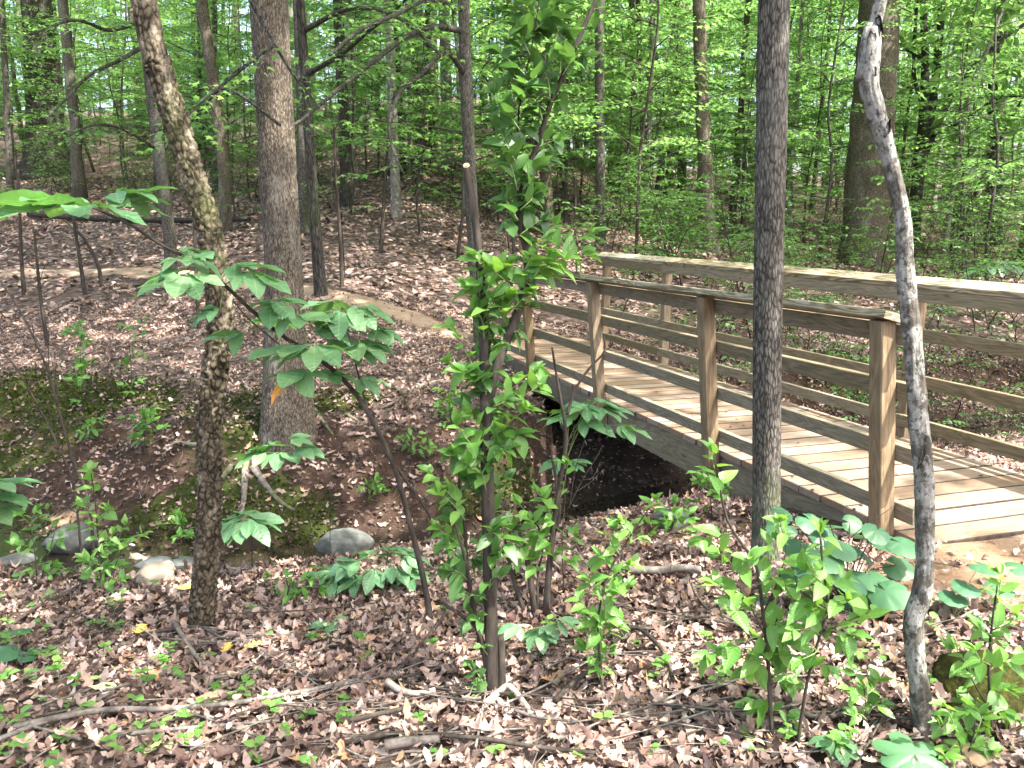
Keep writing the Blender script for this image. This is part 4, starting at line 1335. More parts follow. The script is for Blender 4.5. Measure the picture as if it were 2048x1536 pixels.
bough(B_, [(292, 90), (240, 120), (180, 150), (130, 200), (90, 240)], byy, byy - 2.5, 9, 3, .105, 12, seed=9)
bough(B_, [(318, 300), (250, 260), (190, 250), (120, 280)], byy, byy - 2.0, 7, 3, .105, 10, seed=10)
bough(B_, [(288, 40), (220, 60), (150, 40), (60, 70)], byy, byy - 3.0, 9, 3, .11, 13, seed=11)
ho = byl['dark glossy leaved holly sapling left of the furrowed grey tree']
bough(ho, [(1452, 380), (1400, 385), (1330, 408), (1250, 430), (1160, 436), (1062, 428)], ho.location.y, ho.location.y - 2.2, 7, 3, .09, 5, seed=12)
fk_ = fork
bough(fk_, [(1866, 270), (1930, 240), (1990, 200), (2060, 190)], fb_[1], fb_[1] - 2.5, 7, 3, .10, 11, seed=13)
bough(fk_, [(1850, 120), (1800, 90), (1740, 60), (1660, 60)], fb_[1], fb_[1] - 2.0, 7, 3, .10, 11, seed=14)

def where(x, y, far=True):
    p = visible_px(x, y, float(height(x, y)))
    px = p[0] if p else 0
    side = ('left of the leaning tree' if px < 380 else 'between leaning tree and stout tree' if px < 560 else 'between stout tree and central shrub' if px < 960 else
            'between central shrub and furrowed tree' if px < 1530 else 'right of the furrowed grey tree')
    return ('far off ' if far and y > 34 else '') + side
def visible_px(x, y, z):
    q = np.array([x, y, z]) - CO
    d = q[1] * CP - q[2] * SP
    if d < 0.5: return None
    return 1024 + FPX * q[0] / d, 768 - FPX * (q[1] * SP + q[2] * CP) / d
# random forest further off
rf = random.Random(21)
def visible_px(x, y, z):
    q = np.array([x, y, z]) - CO
    d = q[1] * CP - q[2] * SP
    if d < 0.5: return None
    return 1024 + FPX * q[0] / d, 768 - FPX * (q[1] * SP + q[2] * CP) / d
cnt = 0
tries = 0
while cnt < 235 and tries < 6000:
    tries += 1
    y = 15 + 42 * rf.random() ** 0.8
    x = rf.uniform(-1, 1) * (0.66 * y + 4)
    p = visible_px(x, y, float(height(x, y)))
    if p[0] < 900 and p[1] > 395: continue
    if in_bridge(x, y): continue
    cnt += 1
    kind = rf.choices(['maple', 'beech', 'thin', 'holly', 'tall'], [5, 6, 1.5, 0.5, 4 if y > 20 else 0])[0]
    lab = {'maple': 'maple sapling with layered sprays ', 'beech': 'tall beech sapling with fine leaves ', 'thin': 'thin whippy sapling in the woods ',
           'tall': 'tall leafy young tree in the woods ', 'holly': 'dark evergreen sapling in the woods '}[kind] + where(x, y)
    place_spray(kind, x, y, lab, 'sapling', {'maple': 'maple saplings in the far woods', 'beech': 'beech saplings in the far woods', 'thin': 'thin saplings in the far woods', 'tall': 'tall young trees in the far woods', 'holly': 'evergreen saplings in the far woods'}[kind], s=rf.uniform(0.75, 1.35), name='young_tree' if kind == 'tall' else kind + '_sapling')
cnt = 0
while cnt < 190:
    y = 9 + 30 * rf.random() ** 1.2
    x = rf.uniform(-1, 1) * (0.66 * y + 2)
    p = visible_px(x, y, float(height(x, y)))
    if p[0] < 900 and p[1] > 470: continue
    if p[0] < 1150 and p[1] > 520: continue
    if in_bridge(x, y): continue
    cnt += 1
    place_spray('low', x, y, 'low leafy seedling bush on the slope ' + where(x, y, False), 'bush', 'low bushes on the wooded slope', s=rf.uniform(0.7, 1.5), name='low_bush')

for px, py, sc_, lab in ((1600, 730, .8, 'low bush on the mossy bank seen between the rails near the furrowed tree'), (1680, 700, .9, 'low bush on the far bank seen left of the end post'), (1880, 650, 1.0, 'bright low bush beyond the rails just right of the twisted tree'),
                    (1950, 665, 1.1, 'bright low bush beyond the far handrail near the right edge'), (2020, 650, 1.1, 'low bush beyond the far handrail at the very right edge'), (1840, 600, 1.2, 'dark low bush beyond the far handrail below the forked tree'),
                    (1975, 860, .5, 'small pale bush on the sunny bank below the rails at right'), (2010, 900, .5, 'small pale bush beside the deck at the right edge'), (1640, 770, .5, 'small plant beside the far deck edge by the furrowed tree'), (1740, 850, .45, 'small plant beside the far deck edge behind the end post'),
                    (1570, 690, .8, 'leafy bush on the far bank just right of the furrowed tree'), (1450, 660, .7, 'leafy bush on the far bank between the middle posts')):
    g_ = G(px, py)
    if in_bridge(g_[0], g_[1], 0.15):
        g_ = g_ + np.array([NXX * 0.5, NXY * 0.5, 0])
    place_spray('low', g_[0], g_[1], lab, 'bush', 'low bushes beside the footbridge', s=sc_, name='low_bush')
cnt = 0
while cnt < 70:
    px, py = rf.uniform(1180, 2080), rf.uniform(395, 600)
    g_ = G(px, py)
    if in_bridge(g_[0], g_[1]) or g_[1] < 10: continue
    cnt += 1
    place_spray('low', g_[0], g_[1], 'low leafy seedling bush on the slope ' + where(g_[0], g_[1], False), 'bush', 'low bushes on the wooded slope', s=rf.uniform(0.9, 1.8), name='low_bush')

# far trunks
FT = []
for k, bk in enumerate(['bark_grey', 'bark_oak', 'bark_dark', 'bark_beech']):
    rng = np.random.default_rng(50 + k)
    z = np.linspace(-0.3, 17, 24)
    P = np.stack([np.cumsum(rng.normal(0, 0.035, 24)), np.cumsum(rng.normal(0, 0.035, 24)), z], -1)
    R = 0.17 * (1 - z / 26) * (1 + 0.6 * np.exp(-np.maximum(z, 0) / 0.3))
    mb = MB(); add_tube(mb, P, R, 12, bark_disp(0.1, 3, 3, k))
    make_limbs_at(mb, P[-1], 0.08, k)
    FT.append((mb.mesh('trunk', M[bk]), P[-1]))
rt = random.Random(5)
def far_tree(x, y, s, label, group, thin=False):
    k = rt.randrange(4)
    me, top = FT[k]
    o = empty('forest_tree', (x, y, float(height(x, y))), label, 'tree', group)
    o.rotation_euler = (rt.gauss(0, 0.03), rt.gauss(0, 0.03), rt.uniform(0, 6.28))
    o.scale = (s, s, s * rt.uniform(0.85, 1.15))
    ob('trunk', me, o)
    c_ = ob('crown', CROWNS_THIN[rt.randrange(3)] if thin else CROWNS[rt.randrange(4)], o)
    o['label'] = label.replace('BARK', ['grey', 'brown', 'dark', 'pale'][k])
    c_.location = Vector(top) + Vector((0, 0, -1.0))
    c_.scale = (1.15, 1.15, 1.2)
cnt = 0
while cnt < 190:
    y = 20 + 60 * rt.random() ** 0.9
    x = rt.uniform(-1, 1) * (0.68 * y + 5)
    p = visible_px(x, y, float(height(x, y)))
    if p[1] > 400 and 0 < p[0] < 1250: continue
    cnt += 1
    far_tree(x, y, rt.uniform(0.5, 1.25), 'slender BARK barked tree in the woods ' + where(x, y), 'slender trees in the far woods', True)
# unseen trees added round and behind the camera to shade the ground
for (x, y, s) in ((8.5, 2.0, 1.15), (9.0, 7.0, 1.15), (10.5, 12.8, 1.0), (3.0, -6.5, 1.0), (-2.5, -5.0, 0.9), (9.5, -5.5, 1.1), (12.5, 4.5, 1.0), (-7.5, 1.5, 0.9), (11.5, 9.5, 1.0), (-10, 6.0, 0.9), (-14, 10.0, 1.0), (15, 14, 1.0)):
    far_tree(x, y, s, 'unseen tall tree added to shade the clearing', 'unseen trees added for shade')

# far-off wood closing the view
rng = np.random.default_rng(77)
n = 60000
a = rng.uniform(-0.85, 0.85, n)
rr = rng.uniform(60, 108, n)
x, y = rr * np.sin(a), rr * np.cos(a)
zc = rng.uniform(0, 1, n) ** 0.8 * 20 + 0.5
cl = fbm(np.stack([x * 0.16, y * 0.16, zc * 0.25], -1), 3, 91)
k = cl > 0.485
x, y, zc = x[k], y[k], zc[k]
n = len(x)
pos = np.stack([x, y, height(x, y) + zc], -1)
mb = MB()
batch(mb, T_LO, pos, rng.normal(0, 1, (n, 3)), unit(np.array([0, 0, 1.0]) + rng.normal(0, 0.6, (n, 3))), rng.uniform(0.35, 0.8, n))
tag(ob('far_wood', mb.mesh('far_wood', M['leaf_canopy'])), 'sunlit green wood closing the view far up the hillside', 'woods', None, 'stuff')

# ------------------------------------------------------------------ foreground plants
rp = random.Random(17)
npr = np.random.default_rng(19)

class Plant:
    def __init__(self, name, label, cat, base, group=None, stem_mat='bark_brown', max_parts=300):
        self.base = np.asarray(base, float)
        self.o = empty(name, self.base, label, cat, group)
        self.mb = MB()
        self.mbs = MB()
        self.sm = M[stem_mat]
        self.n = 0
        self.maxp = max_parts
        self.extra = []
        self.ls = 1.12
    def at(self, px, py, dy=0.0):
        return PY(px, py, self.base[1] + dy)
    def stem(self, pts, r0, r1, seg=7, n=24, disp=None):
        A = smooth_path([np.asarray(p) - self.base for p in pts], n)
        add_tube(self.mb, A, np.linspace(r0, r1, n), seg, disp)
        return A + self.base
    def leaf(self, kind, pos, d, nrm, size, part='leaf'):
        ms_ = LEAF[kind] if isinstance(kind, str) else kind
        Mx = basis(np.asarray(pos) - self.base, d, nrm, size * self.ls)
        if self.n < self.maxp:
            self.n += 1
            return ob(part, ms_[rp.randrange(len(ms_))], self.o, Mx)
        self.extra.append((ms_[rp.randrange(len(ms_))], Mx))
    def shoot(self, p0, p1, n, size, kind, r=0.0022, droop=0.25, bend=None, endtuft=True):
        p0, p1 = np.asarray(p0), np.asarray(p1)
        mid = (p0 + p1) / 2 + np.array([rp.gauss(0, .01), rp.gauss(0, .01), rp.uniform(0, .02)])
        A_ = smooth_path([p0 - self.base, mid - self.base, p1 - self.base], 8)
        add_tube(self.mbs, A_, np.linspace(r, 0.001, 8), 4)
        P = A_ + self.base
        d0 = unit(p1 - p0)
        for i in range(n):
            f = 0.12 + 0.88 * (i + 0.5) / n
            q = P[min(7, int(f * 7.999))]
            d = unit(P[min(7, int(f * 7.999) + 1)] - P[max(0, int(f * 7.999) - 1)])
            az = i * 2.6 + rp.uniform(-0.5, 0.5)
            a_ = np.array([1.0, 0, 0]) if abs(d[0]) < 0.8 else np.array([0, 1.0, 0])
            s1 = unit(np.cross(d, a_)); s2 = np.cross(d, s1)
            side = s1 * math.cos(az) + s2 * math.sin(az)
            ld = unit(side * 0.9 + d * rp.uniform(0.35, 0.8) + np.array([0, 0, rp.gauss(0.02, 0.18)]))
            nr = np.array([rp.gauss(0, .3), rp.gauss(-0.25, .3), 1.0])
            self.leaf(kind, q, ld, nr, size * rp.uniform(0.7, 1.2) * (1.05 - 0.35 * f * (rp.random() < 0.5)))
        if endtuft:
            for j in range(3):
                ld = unit(d0 * 1.0 + np.array([rp.gauss(0, .5), rp.gauss(0, .5), rp.gauss(0.1, .3)]))
                self.leaf(kind, p1, ld, np.array([rp.gauss(0, .4), rp.gauss(-.3, .4), 1.0]), size * rp.uniform(0.5, 0.95))
    def clothe(self, P, f0, f1, n, size, kind):
        """short leafy spurs all along a stem"""
        for i in range(n):
            f = rp.uniform(f0, f1)
            q = P[int(f * (len(P) - 1))]
            a = rp.uniform(0, 6.28)
            d = np.array([math.cos(a), math.sin(a) * 0.8, rp.uniform(-0.1, 0.7)])
            L = rp.uniform(0.02, 0.09)
            e = q + unit(d) * L
            self.shoot(q, e, rp.randint(2, 4), size, kind, 0.0015, endtuft=rp.random() < 0.5)
    def palm(self, root, hub, size, n=5, face=None, kinds=None, tiltv=None, kind='buckeye', droop=0.25):
        """compound leaf: a stalk from root to hub with n leaflets spread from the hub; part > leaflets"""
        root, hub = np.asarray(root), np.asarray(hub)
        d = unit(hub - root)
        fw = np.array([d[0], d[1], 0.0]) if face is None else np.array([face[0], face[1], 0.0])
        if np.linalg.norm(fw) < 0.15: fw = np.array([rp.gauss(0, 1), rp.gauss(-0.4, 1), 0])
        fw = unit(fw)
        up = np.array([0, 0, 1.0]) if tiltv is None else np.asarray(tiltv, float)
        up = unit(up - fw * (up @ fw)); sd = np.cross(up, fw)
        A = smooth_path([root - hub, (root - hub) / 2 + np.array([0, 0, 0.01]), np.zeros(3)], 8)
        mb = MB(); add_tube(mb, A, np.linspace(0.0022, 0.0014, 8), 5)
        stalk = ob('palmate_leaf', mb.mesh('palmate_leaf', M['green_stem']), self.o, Matrix.Translation(Vector(hub - self.base)))
        span = math.radians(74) if n == 5 else math.radians(70)
        for i in range(n):
            k_ = i - (n - 1) / 2
            an = k_ * span * (2 / (n - 1)) * 0.95 + rp.gauss(0, 0.07)
            ld = fw * math.cos(an) + sd * math.sin(an) - up * (droop + rp.gauss(0.05, 0.12))
            L = 1.55 * size * (1.0 - 0.10 * abs(k_) ** 1.35) * rp.uniform(0.92, 1.08)
            kk = kind
            if kinds and i in kinds: kk = kinds[i]
            ms_ = LEAF[kk]
            ob('leaflet', ms_[rp.randrange(len(ms_))], stalk, basis(np.zeros(3), ld, up + sd * rp.gauss(0, .22) + fw * rp.gauss(0, 0.15), (L, L, L)))
        return stalk
    def done(self):
        if self.mbs.n:
            ob('shoot', self.mbs.mesh('shoot', M['green_stem']), self.o)['kind'] = 'stuff'
        if self.mb.n:
            ob('stem', self.mb.mesh('stem', self.sm), self.o)
        if self.extra:
            mb = MB()
            for me, Mx in self.extra:
                co = np.empty(len(me.vertices) * 3, np.float32); me.vertices.foreach_get('co', co)
                co = co.reshape(-1, 3).astype(float)
                R_ = np.array(Mx)
                lo = np.empty(len(me.loops), np.int32); me.loops.foreach_get('vertex_index', lo)
                mb.add(co @ R_[:3, :3].T + R_[:3, 3], lo.reshape(-1, 4))
            o = ob('leaves', mb.mesh('leaves', M['leaf_low']), self.o)
            o['kind'] = 'stuff'

# --- the leafy multi-stemmed shrub in the middle
g_ = G(985, 1392)
sh = Plant('leafy_shrub', 'tall multi stemmed leafy shrub with one sawn off stem in the middle', 'shrub', g_, None, 'bark_brown', 300)
A = sh.at
px2m = depth_of(g_) / FPX
def bd(seed): return bark_disp(0.10, 9, 2.2, seed)
main = sh.stem([A(985, 1400), A(983, 1300), A(979, 1150), A(976, 1000), A(973, 900), A(972, 800)], 27 * px2m / 2, 23 * px2m / 2, 14, 60, bd(1))
left = sh.stem([A(972, 830), A(969, 740), A(966, 640), A(957, 500), A(944, 400), A(933, 333)], 20 * px2m / 2, 12 * px2m / 2, 12, 50, bd(2))
right = sh.stem([A(972, 830), A(986, 760), A(1005, 700), A(1030, 640, .02), A(1048, 580, .05), A(1055, 530, .08), A(1048, 480, .1), A(1030, 432, .1)], 22 * px2m / 2, 14 * px2m / 2, 12, 60, bd(3))
upper = sh.stem([A(1046, 475, .1), A(1038, 425, .1), A(1050, 360, .1), A(1078, 280, .1), A(1102, 205, .12), A(1135, 130, .12), A(1165, 60, .12), A(1192, 0, .12), A(1225, -90, .12)], 13 * px2m / 2, 6 * px2m / 2, 10, 60, bd(4))
ups = sh.stem([A(1036, 400, .1), A(1035, 300, .1), A(1040, 200, .08), A(1062, 100, .05), A(1076, 20, .03), A(1085, -60, .03)], 0.0035, 0.002, 6, 30)
low = sh.stem([A(975, 1345), A(958, 1265), A(925, 1232), A(882, 1205)], 0.012, 0.006, 8, 24, bd(5))
low2 = sh.stem([A(968, 1310), A(950, 1235, .03), A(935, 1150, .05), A(930, 1060, .06), A(918, 980, .06), A(925, 900, .05)], 0.009, 0.004, 8, 30, bd(6))
low3 = sh.stem([A(958, 1265), A(942, 1180, -.02), A(928, 1110, -.04), A(905, 1030, -.05)], 0.007, 0.004, 8, 24)
stump = sh.stem([A(1003, 1385), A(1003, 1320), A(1000, 1272)], 17 * px2m / 2, 15 * px2m / 2, 10, 16, bd(7))
# pale sawn face on the cut stem
tip = left[-1]
tdir = unit(left[-1] - left[-4])
mb = MB()
nrm = unit(tdir + np.array([-0.1, -1.2, 0.1]))
a1 = unit(np.cross(nrm, [1, 0, 0])); a2 = np.cross(nrm, a1)
an = np.linspace(0, 2 * np.pi, 15)[:-1]
ringv = tip - sh.base + nrm * 0.006 + (np.outer(np.cos(an), a1) + np.outer(np.sin(an), a2)) * 0.0105
back = ringv - nrm * 0.012
Vd = np.concatenate([ringv, back, [tip - sh.base + nrm * 0.0065]])
i = np.arange(14); j = (i + 1) % 14
mb.add(Vd, np.stack([i, j, j + 14, i + 14], -1), np.stack([i, np.full(14, 28), j], -1))
o = ob('sawn_end', mb.mesh('sawn_end', M['cut']), sh.o)
o['label'] = 'pale freshly sawn stem end'
S = [  # (from px, to px, leaves, size, kind, depth offset)
    ((1040, 555), (1180, 470), 11, .075, 'young', 0), ((1042, 570), (1130, 520), 8, .07, 'young', -.03), ((1035, 590), (1090, 480), 8, .065, 'young', -.05),
    ((1020, 560), (960, 520), 6, .07, 'young', -.04), ((1045, 560), (1165, 505), 9, .07, 'young', .03), ((1010, 620), (1060, 560), 6, .07, 'young', -.05),
    ((1040, 540), (1110, 450), 9, .065, 'young', .05), ((1000, 640), (1050, 590), 6, .065, 'young', -.04), ((1030, 580), (985, 540), 6, .07, 'young', -.06),
    ((960, 600), (945, 520), 5, .07, 'young', -.02), ((962, 620), (935, 570), 5, .08, 'young', -.05), ((965, 590), (1000, 540), 5, .075, 'young', -.04),
    ((968, 680), (950, 620), 6, .075, 'shrub', -.03), ((968, 640), (990, 600), 5, .075, 'young', -.04), ((970, 720), (1000, 670), 5, .07, 'shrub', .03),
    ((970, 790), (905, 660), 9, .06, 'young', -.02), ((965, 800), (898, 725), 7, .06, 'young', 0), ((972, 790), (930, 745), 6, .065, 'shrub', -.05),
    ((985, 860), (1080, 770), 9, .07, 'young', -.02), ((980, 840), (1060, 745), 8, .065, 'shrub', .04), ((980, 880), (1050, 820), 7, .07, 'shrub', -.05),
    ((978, 870), (1035, 870), 7, .07, 'shrub', -.03), ((975, 900), (940, 830), 7, .07, 'young', -.03), ((972, 930), (915, 850), 8, .065, 'young', -.05),
    ((972, 960), (905, 910), 8, .075, 'young', -.05), ((972, 900), (1010, 900), 6, .06, 'shrub', -.06), ((972, 980), (935, 930), 6, .08, 'young', -.07),
    ((925, 1015), (862, 945), 8, .06, 'young', -.05), ((930, 1040), (880, 985), 6, .06, 'young', -.06), ((930, 1100), (880, 1060), 7, .06, 'shrub', -.03),
    ((928, 1080), (900, 1010), 8, .06, 'shrub', .02), ((930, 1130), (890, 1090), 7, .065, 'shrub', -.05), ((935, 1160), (905, 1140), 5, .07, 'shrub', -.04),
    ((975, 1060), (1010, 1090), 4, .075, 'young', -.08), ((976, 1085), (985, 1060), 4, .08, 'young', -.10), ((978, 1180), (1000, 1150), 4, .06, 'shrub', -.05),
    ((975, 1200), (930, 1190), 5, .06, 'shrub', -.04), ((978, 1010), (1010, 960), 6, .06, 'shrub', .04), ((965, 1000), (935, 960), 6, .06, 'shrub', .04),
    ((975, 1310), (970, 1295), 3, .035, 'young', -.05), ((970, 1370), (950, 1340), 6, .045, 'shrub', -.03), ((968, 1395), (955, 1370), 5, .04, 'shrub', -.03),
    ((1035, 380), (1000, 300), 8, .075, 'young', .05), ((1035, 330), (1000, 260), 7, .075, 'young', .03), ((1040, 260), (990, 190), 8, .075, 'young', .02),
    ((1040, 230), (1075, 150), 8, .075, 'shrub', .04), ((1050, 150), (1000, 110), 7, .08, 'young', .02), ((1060, 110), (1030, 50), 8, .08, 'young', .02),
    ((1070, 60), (1110, 10), 8, .08, 'young', .02), ((1075, 30), (1040, -20), 7, .08, 'young', .02), ((1085, 240), (1050, 170), 8, .075, 'shrub', .08),
    ((1100, 200), (1060, 120), 8, .075, 'shrub', .06), ((1120, 150), (1090, 70), 8, .075, 'young', .06), ((1125, 150), (1165, 110), 6, .065, 'shrub', .1),
    ((1150, 100), (1110, 40), 7, .07, 'young', .08), ((1045, 380), (1070, 340), 6, .07, 'shrub', .05), ((1035, 440), (1010, 400), 6, .065, 'shrub', .05),
    ((1040, 470), (1085, 440), 6, .065, 'shrub', .08), ((1040, 420), (1065, 390), 5, .065, 'shrub', .05),
]
for p, q_, nl, sz, kd, dy in S:
    sh.shoot(A(*p, dy * 0.5), A(*q_, dy), nl, sz, kd)
sh.clothe(left, 0.1, 0.5, 12, .065, 'shrub')
sh.clothe(right, 0.1, 0.9, 14, .06, 'shrub')
sh.clothe(upper, 0.0, 0.85, 26, .07, 'shrub')
sh.clothe(ups, 0.05, 1.0, 22, .07, 'young')
sh.clothe(low2, 0.15, 1.0, 16, .06, 'shrub')
sh.clothe(main, 0.45, 1.0, 16, .062, 'shrub')
sh.done()

# --- second clump of stems behind it, with dry seed twigs
g_ = G(1105, 1238)
cl = Plant('dry_shrub', 'cluster of thin dark stems with dry seed twigs behind the central shrub', 'shrub', g_, None, 'bark_brown')
A = cl.at; k_ = depth_of(g_) / FPX
s1 = cl.stem([A(1092, 1248), A(1097, 1150), A(1108, 1050), A(1118, 980), A(1130, 900), A(1130, 850), A(1118, 780), A(1104, 695)], 15 * k_ / 2, 4 * k_ / 2, 10, 50, bd(11))
cl.stem([A(1134, 830), A(1150, 780), A(1180, 735), A(1207, 705), A(1208, 670)], 7 * k_ / 2, 3 * k_ / 2, 7, 24)
cl.stem([A(1088, 1248), A(1098, 1160), A(1105, 1080), A(1118, 1030), A(1112, 960), A(1100, 890)], 13 * k_ / 2, 5 * k_ / 2, 10, 40, bd(12))
cl.stem([A(1070, 1228), A(1062, 1170), A(1052, 1110), A(1030, 1050), A(1000, 1000)], 14 * k_ / 2, 6 * k_ / 2, 10, 36, bd(13))
cl.stem([A(1055, 1240), A(1030, 1170), A(1015, 1110), A(1008, 1070)], 11 * k_ / 2, 5 * k_ / 2, 9, 30, bd(14))
cl.stem([A(1075, 1240), A(1076, 1150), A(1085, 1090), A(1060, 1000)], 6 * k_ / 2, 3 * k_ / 2, 7, 24)
for p in [[(1135, 1020), (1165, 960), (1190, 920), (1205, 890)], [(1150, 985), (1180, 965), (1205, 940)], [(1140, 1010), (1150, 940), (1170, 880)], [(1165, 960), (1185, 955), (1200, 925)], [(1207, 705), (1225, 690), (1222, 680)], [(1130, 860), (1118, 835)], [(1120, 990), (1100, 965)]]:
    Q_ = cl.stem([A(*q) for q in p], 0.0022, 0.001, 4, 10)
    for j in range(4):
        q = Q_[rp.randrange(4, 10)]
        add_tube(cl.mb, np.stack([q - cl.base, q - cl.base + [rp.gauss(0, .006), rp.gauss(0, .006), -rp.uniform(.01, .025)]]), [0.001, 0.0035], 4)
for p, q_, nl, sz, kd in [((1112, 1080), (1040, 1010), 8, .07, 'young'), ((1100, 1090), (1025, 1060), 7, .07, 'shrub'), ((1110, 1060), (1090, 1000), 7, .065, 'young'), ((1108, 1100), (1060, 1040), 8, .075, 'young'),
                          ((1110, 1050), (1075, 985), 6, .06, 'young'), ((1120, 1000), (1135, 930), 4, .05, 'shrub'), ((1100, 1120), (1150, 1070), 6, .06, 'shrub'), ((1080, 1100), (1030, 1100), 7, .07, 'young'),
                          ((1085, 1110), (1140, 1120), 6, .055, 'young'), ((1075, 1150), (1045, 1090), 6, .07, 'young'), ((1060, 1170), (1080, 1100), 6, .06, 'young')]:
    cl.shoot(A(*p), A(*q_, -.03), nl, sz, kd)
cl.done()

# --- buckeye sapling arching to the left
g_ = G(864, 1256)
bk = Plant('buckeye_sapling', 'arching buckeye sapling with large palmate leaves and one orange leaflet', 'sapling', g_, None, 'bark_brown')
A = bk.at; k_ = depth_of(g_) / FPX
ST = [(864, 1262, 0), (853, 1190, 0), (838, 1120, 0), (818, 1040, 0), (797, 960, -.02), (765, 880, -.04), (720, 800, -.08), (672, 745, -.12), (618, 705, -.16), (560, 668, -.2), (505, 622, -.26), (440, 562, -.32), (385, 522, -.38), (320, 488, -.44), (265, 452, -.5), (215, 428, -.54), (185, 415, -.56)]
bs = bk.stem([A(*q) for q in ST], 13 * k_ / 2, 4 * k_ / 2, 10, 110, bd(21))
b2 = bk.stem([A(875, 1060, .05), A(850, 1015, .04), A(815, 965, .03), A(770, 905, .02)], 0.007, 0.006, 8, 24)
b3 = bk.stem([A(735, 820, -.06), A(712, 730, -.05), A(695, 665, -.05), A(680, 625, -.05)], 0.004, 0.002, 6, 20)
b4 = bk.stem([A(560, 690, -.18), (A(500, 640, -.2)), A(465, 600, -.2)], 0.003, 0.002, 6, 14)
# (stalk start px, hub px, dy, size m, facing x/y, n)
PL = [((200, 422), (120, 405), -.60, .165, (-1, -.35), 5), ((212, 425), (215, 396), -.50, .13, (0.9, 0.5), 5), ((230, 432), (185, 412), -.66, .15, (0.25, -1), 5),
      ((228, 432), (235, 388), -.48, .13, (1, 0.1), 5), ((215, 425), (85, 392), -.45, .14, (-1, .3), 5), ((215, 425), (130, 400), -.55, .15, (-.5, -1), 5),
      ((410, 545), (382, 512), -.42, .105, (0.2, -0.9), 5), ((395, 530), (365, 496), -.36, .10, (1, 0.2), 5), ((420, 552), (360, 540), -.42, .125, (-1, -.35), 5),
      ((432, 560), (372, 548), -.5, .135, (0.15, -1), 5), ((440, 565), (470, 528), -.30, .125, (1, -.15), 5), ((450, 572), (500, 548), -.36, .12, (1, -.5), 5), ((450, 575), (440, 618), -.36, .09, (-1, -.2), 5),
      ((505, 625), (540, 600), -.24, .115, (0.9, -.6), 5), ((540, 655), (490, 668), -.2, .11, (-1, -.2), 5), ((545, 660), (545, 640), -.1, .115, (-.2, 1), 5),
      ((560, 670), (585, 632), -.24, .125, (0.8, -.5), 5), ((600, 690), (640, 650), -.16, .11, (1, .1), 5),
      ((620, 705), (590, 690), -.25, .135, (-.55, -.8), 5), ((630, 712), (628, 690), -.28, .12, (.75, -.7), 5), ((640, 720), (605, 738), -.28, .13, (-.2, -1), 5), ((640, 722), (600, 706), -.1, .11, (-1, .2), 5),
      ((680, 628), (665, 602), -.06, .11, (-.4, .4), 5), ((682, 630), (712, 612), -.1, .12, (1, -.2), 5), ((686, 640), (680, 622), -.14, .11, (.2, -1), 5), ((700, 690), (748, 655), -.04, .10, (1, -.3), 5),
      ((706, 715), (715, 682), -.12, .125, (0.3, -1), 5), ((708, 720), (705, 690), -.05, .11, (1, .1), 5), ((722, 780), (725, 755), -.05, .08, (.9, -.4), 4), ((640, 720), (655, 740), -.1, .1, (1, -.3), 5)]
for i, (st, hub, dy, sz, fc, n_) in enumerate(PL):
    st_w = A(*st, dy * 0.75)
    j = int(np.argmin(np.linalg.norm(np.concatenate([bs, b3, b4]) - A(*st, dy), axis=1)))
    st_w = np.concatenate([bs, b3, b4])[j]
    kinds = {1: 'orange'} if i == 20 else None
    bk.palm(st_w, A(*hub, dy), sz, n_, fc, kinds, droop=0.03 if i < 6 else 0.12)
bk.done()

# --- other palmate plants
def palm_plant(label, base_px, stem_px, leaves, name='buckeye_seedling', size=.1, base=None, r=0.003, mat='bark_brown', dyb=0.0, droop=0.2):
    g_ = G(*base_px) if base is None else base
    pl = Plant(name, label, 'seedling', g_, 'palmate leaved seedlings', mat)
    A = pl.at
    if stem_px:
        P_ = pl.stem([g_] + [A(*q, dyb) for q in stem_px], r, r * 0.5, 6, 24)
    else:
        P_ = np.array([g_, g_])
    for hub, sz, fc in leaves:
        h_ = A(*hub, dyb - 0.05 * rp.random())
        j = len(P_) - 1 - rp.randrange(0, max(1, len(P_) // 4))
        pl.palm(P_[j], h_, sz, 5, fc, droop=droop)
    pl.done()
    return pl
palm_plant('dark palmate leaved branch hanging in front of the stout tree foot', (640, 1010), [(660, 960), (655, 915), (640, 900)],
           [((530, 905), .15, (-1, -.3)), ((540, 890), .13, (-.6, .8)), ((580, 878), .13, (.8, .3)), ((600, 895), .12, (1, -.3)), ((560, 905), .13, (.2, -1))], droop=0.12, base=np.array([*PY(650, 1020, 5.0)[:2], float(height(PY(650, 1020, 5.0)[0], 5.0))]))
palm_plant('palmate seedling beside the leaning blocky trunk above the creek', (505, 1150), [(502, 1090), (488, 1050)], [((470, 1040), .14, (-.9, -.3)), ((488, 1036), .13, (.2, -1)), ((500, 1038), .13, (1, -.2)), ((485, 1030), .12, (0, 1))])
palm_plant('low spreading palmate seedling in front of the grey boulder', (770, 1185), [(772, 1150), (772, 1120)],
           [((715, 1122), .105, (-1, -.2)), ((745, 1108), .10, (-.3, .6)), ((772, 1098), .10, (.3, .7)), ((808, 1108), .10, (1, .1)), ((790, 1132), .09, (.5, -.8)), ((718, 1150), .1, (-.6, -.8)), ((748, 1140), .09, (-.1, -1)), ((812, 1140), .09, (.9, -.6))])
palm_plant('second palmate seedling at the left of the low spreading one', (668, 1185), [(670, 1160)], [((660, 1140), .09, (-1, -.1)), ((680, 1136), .09, (.8, .4)), ((672, 1152), .08, (0, -1))])
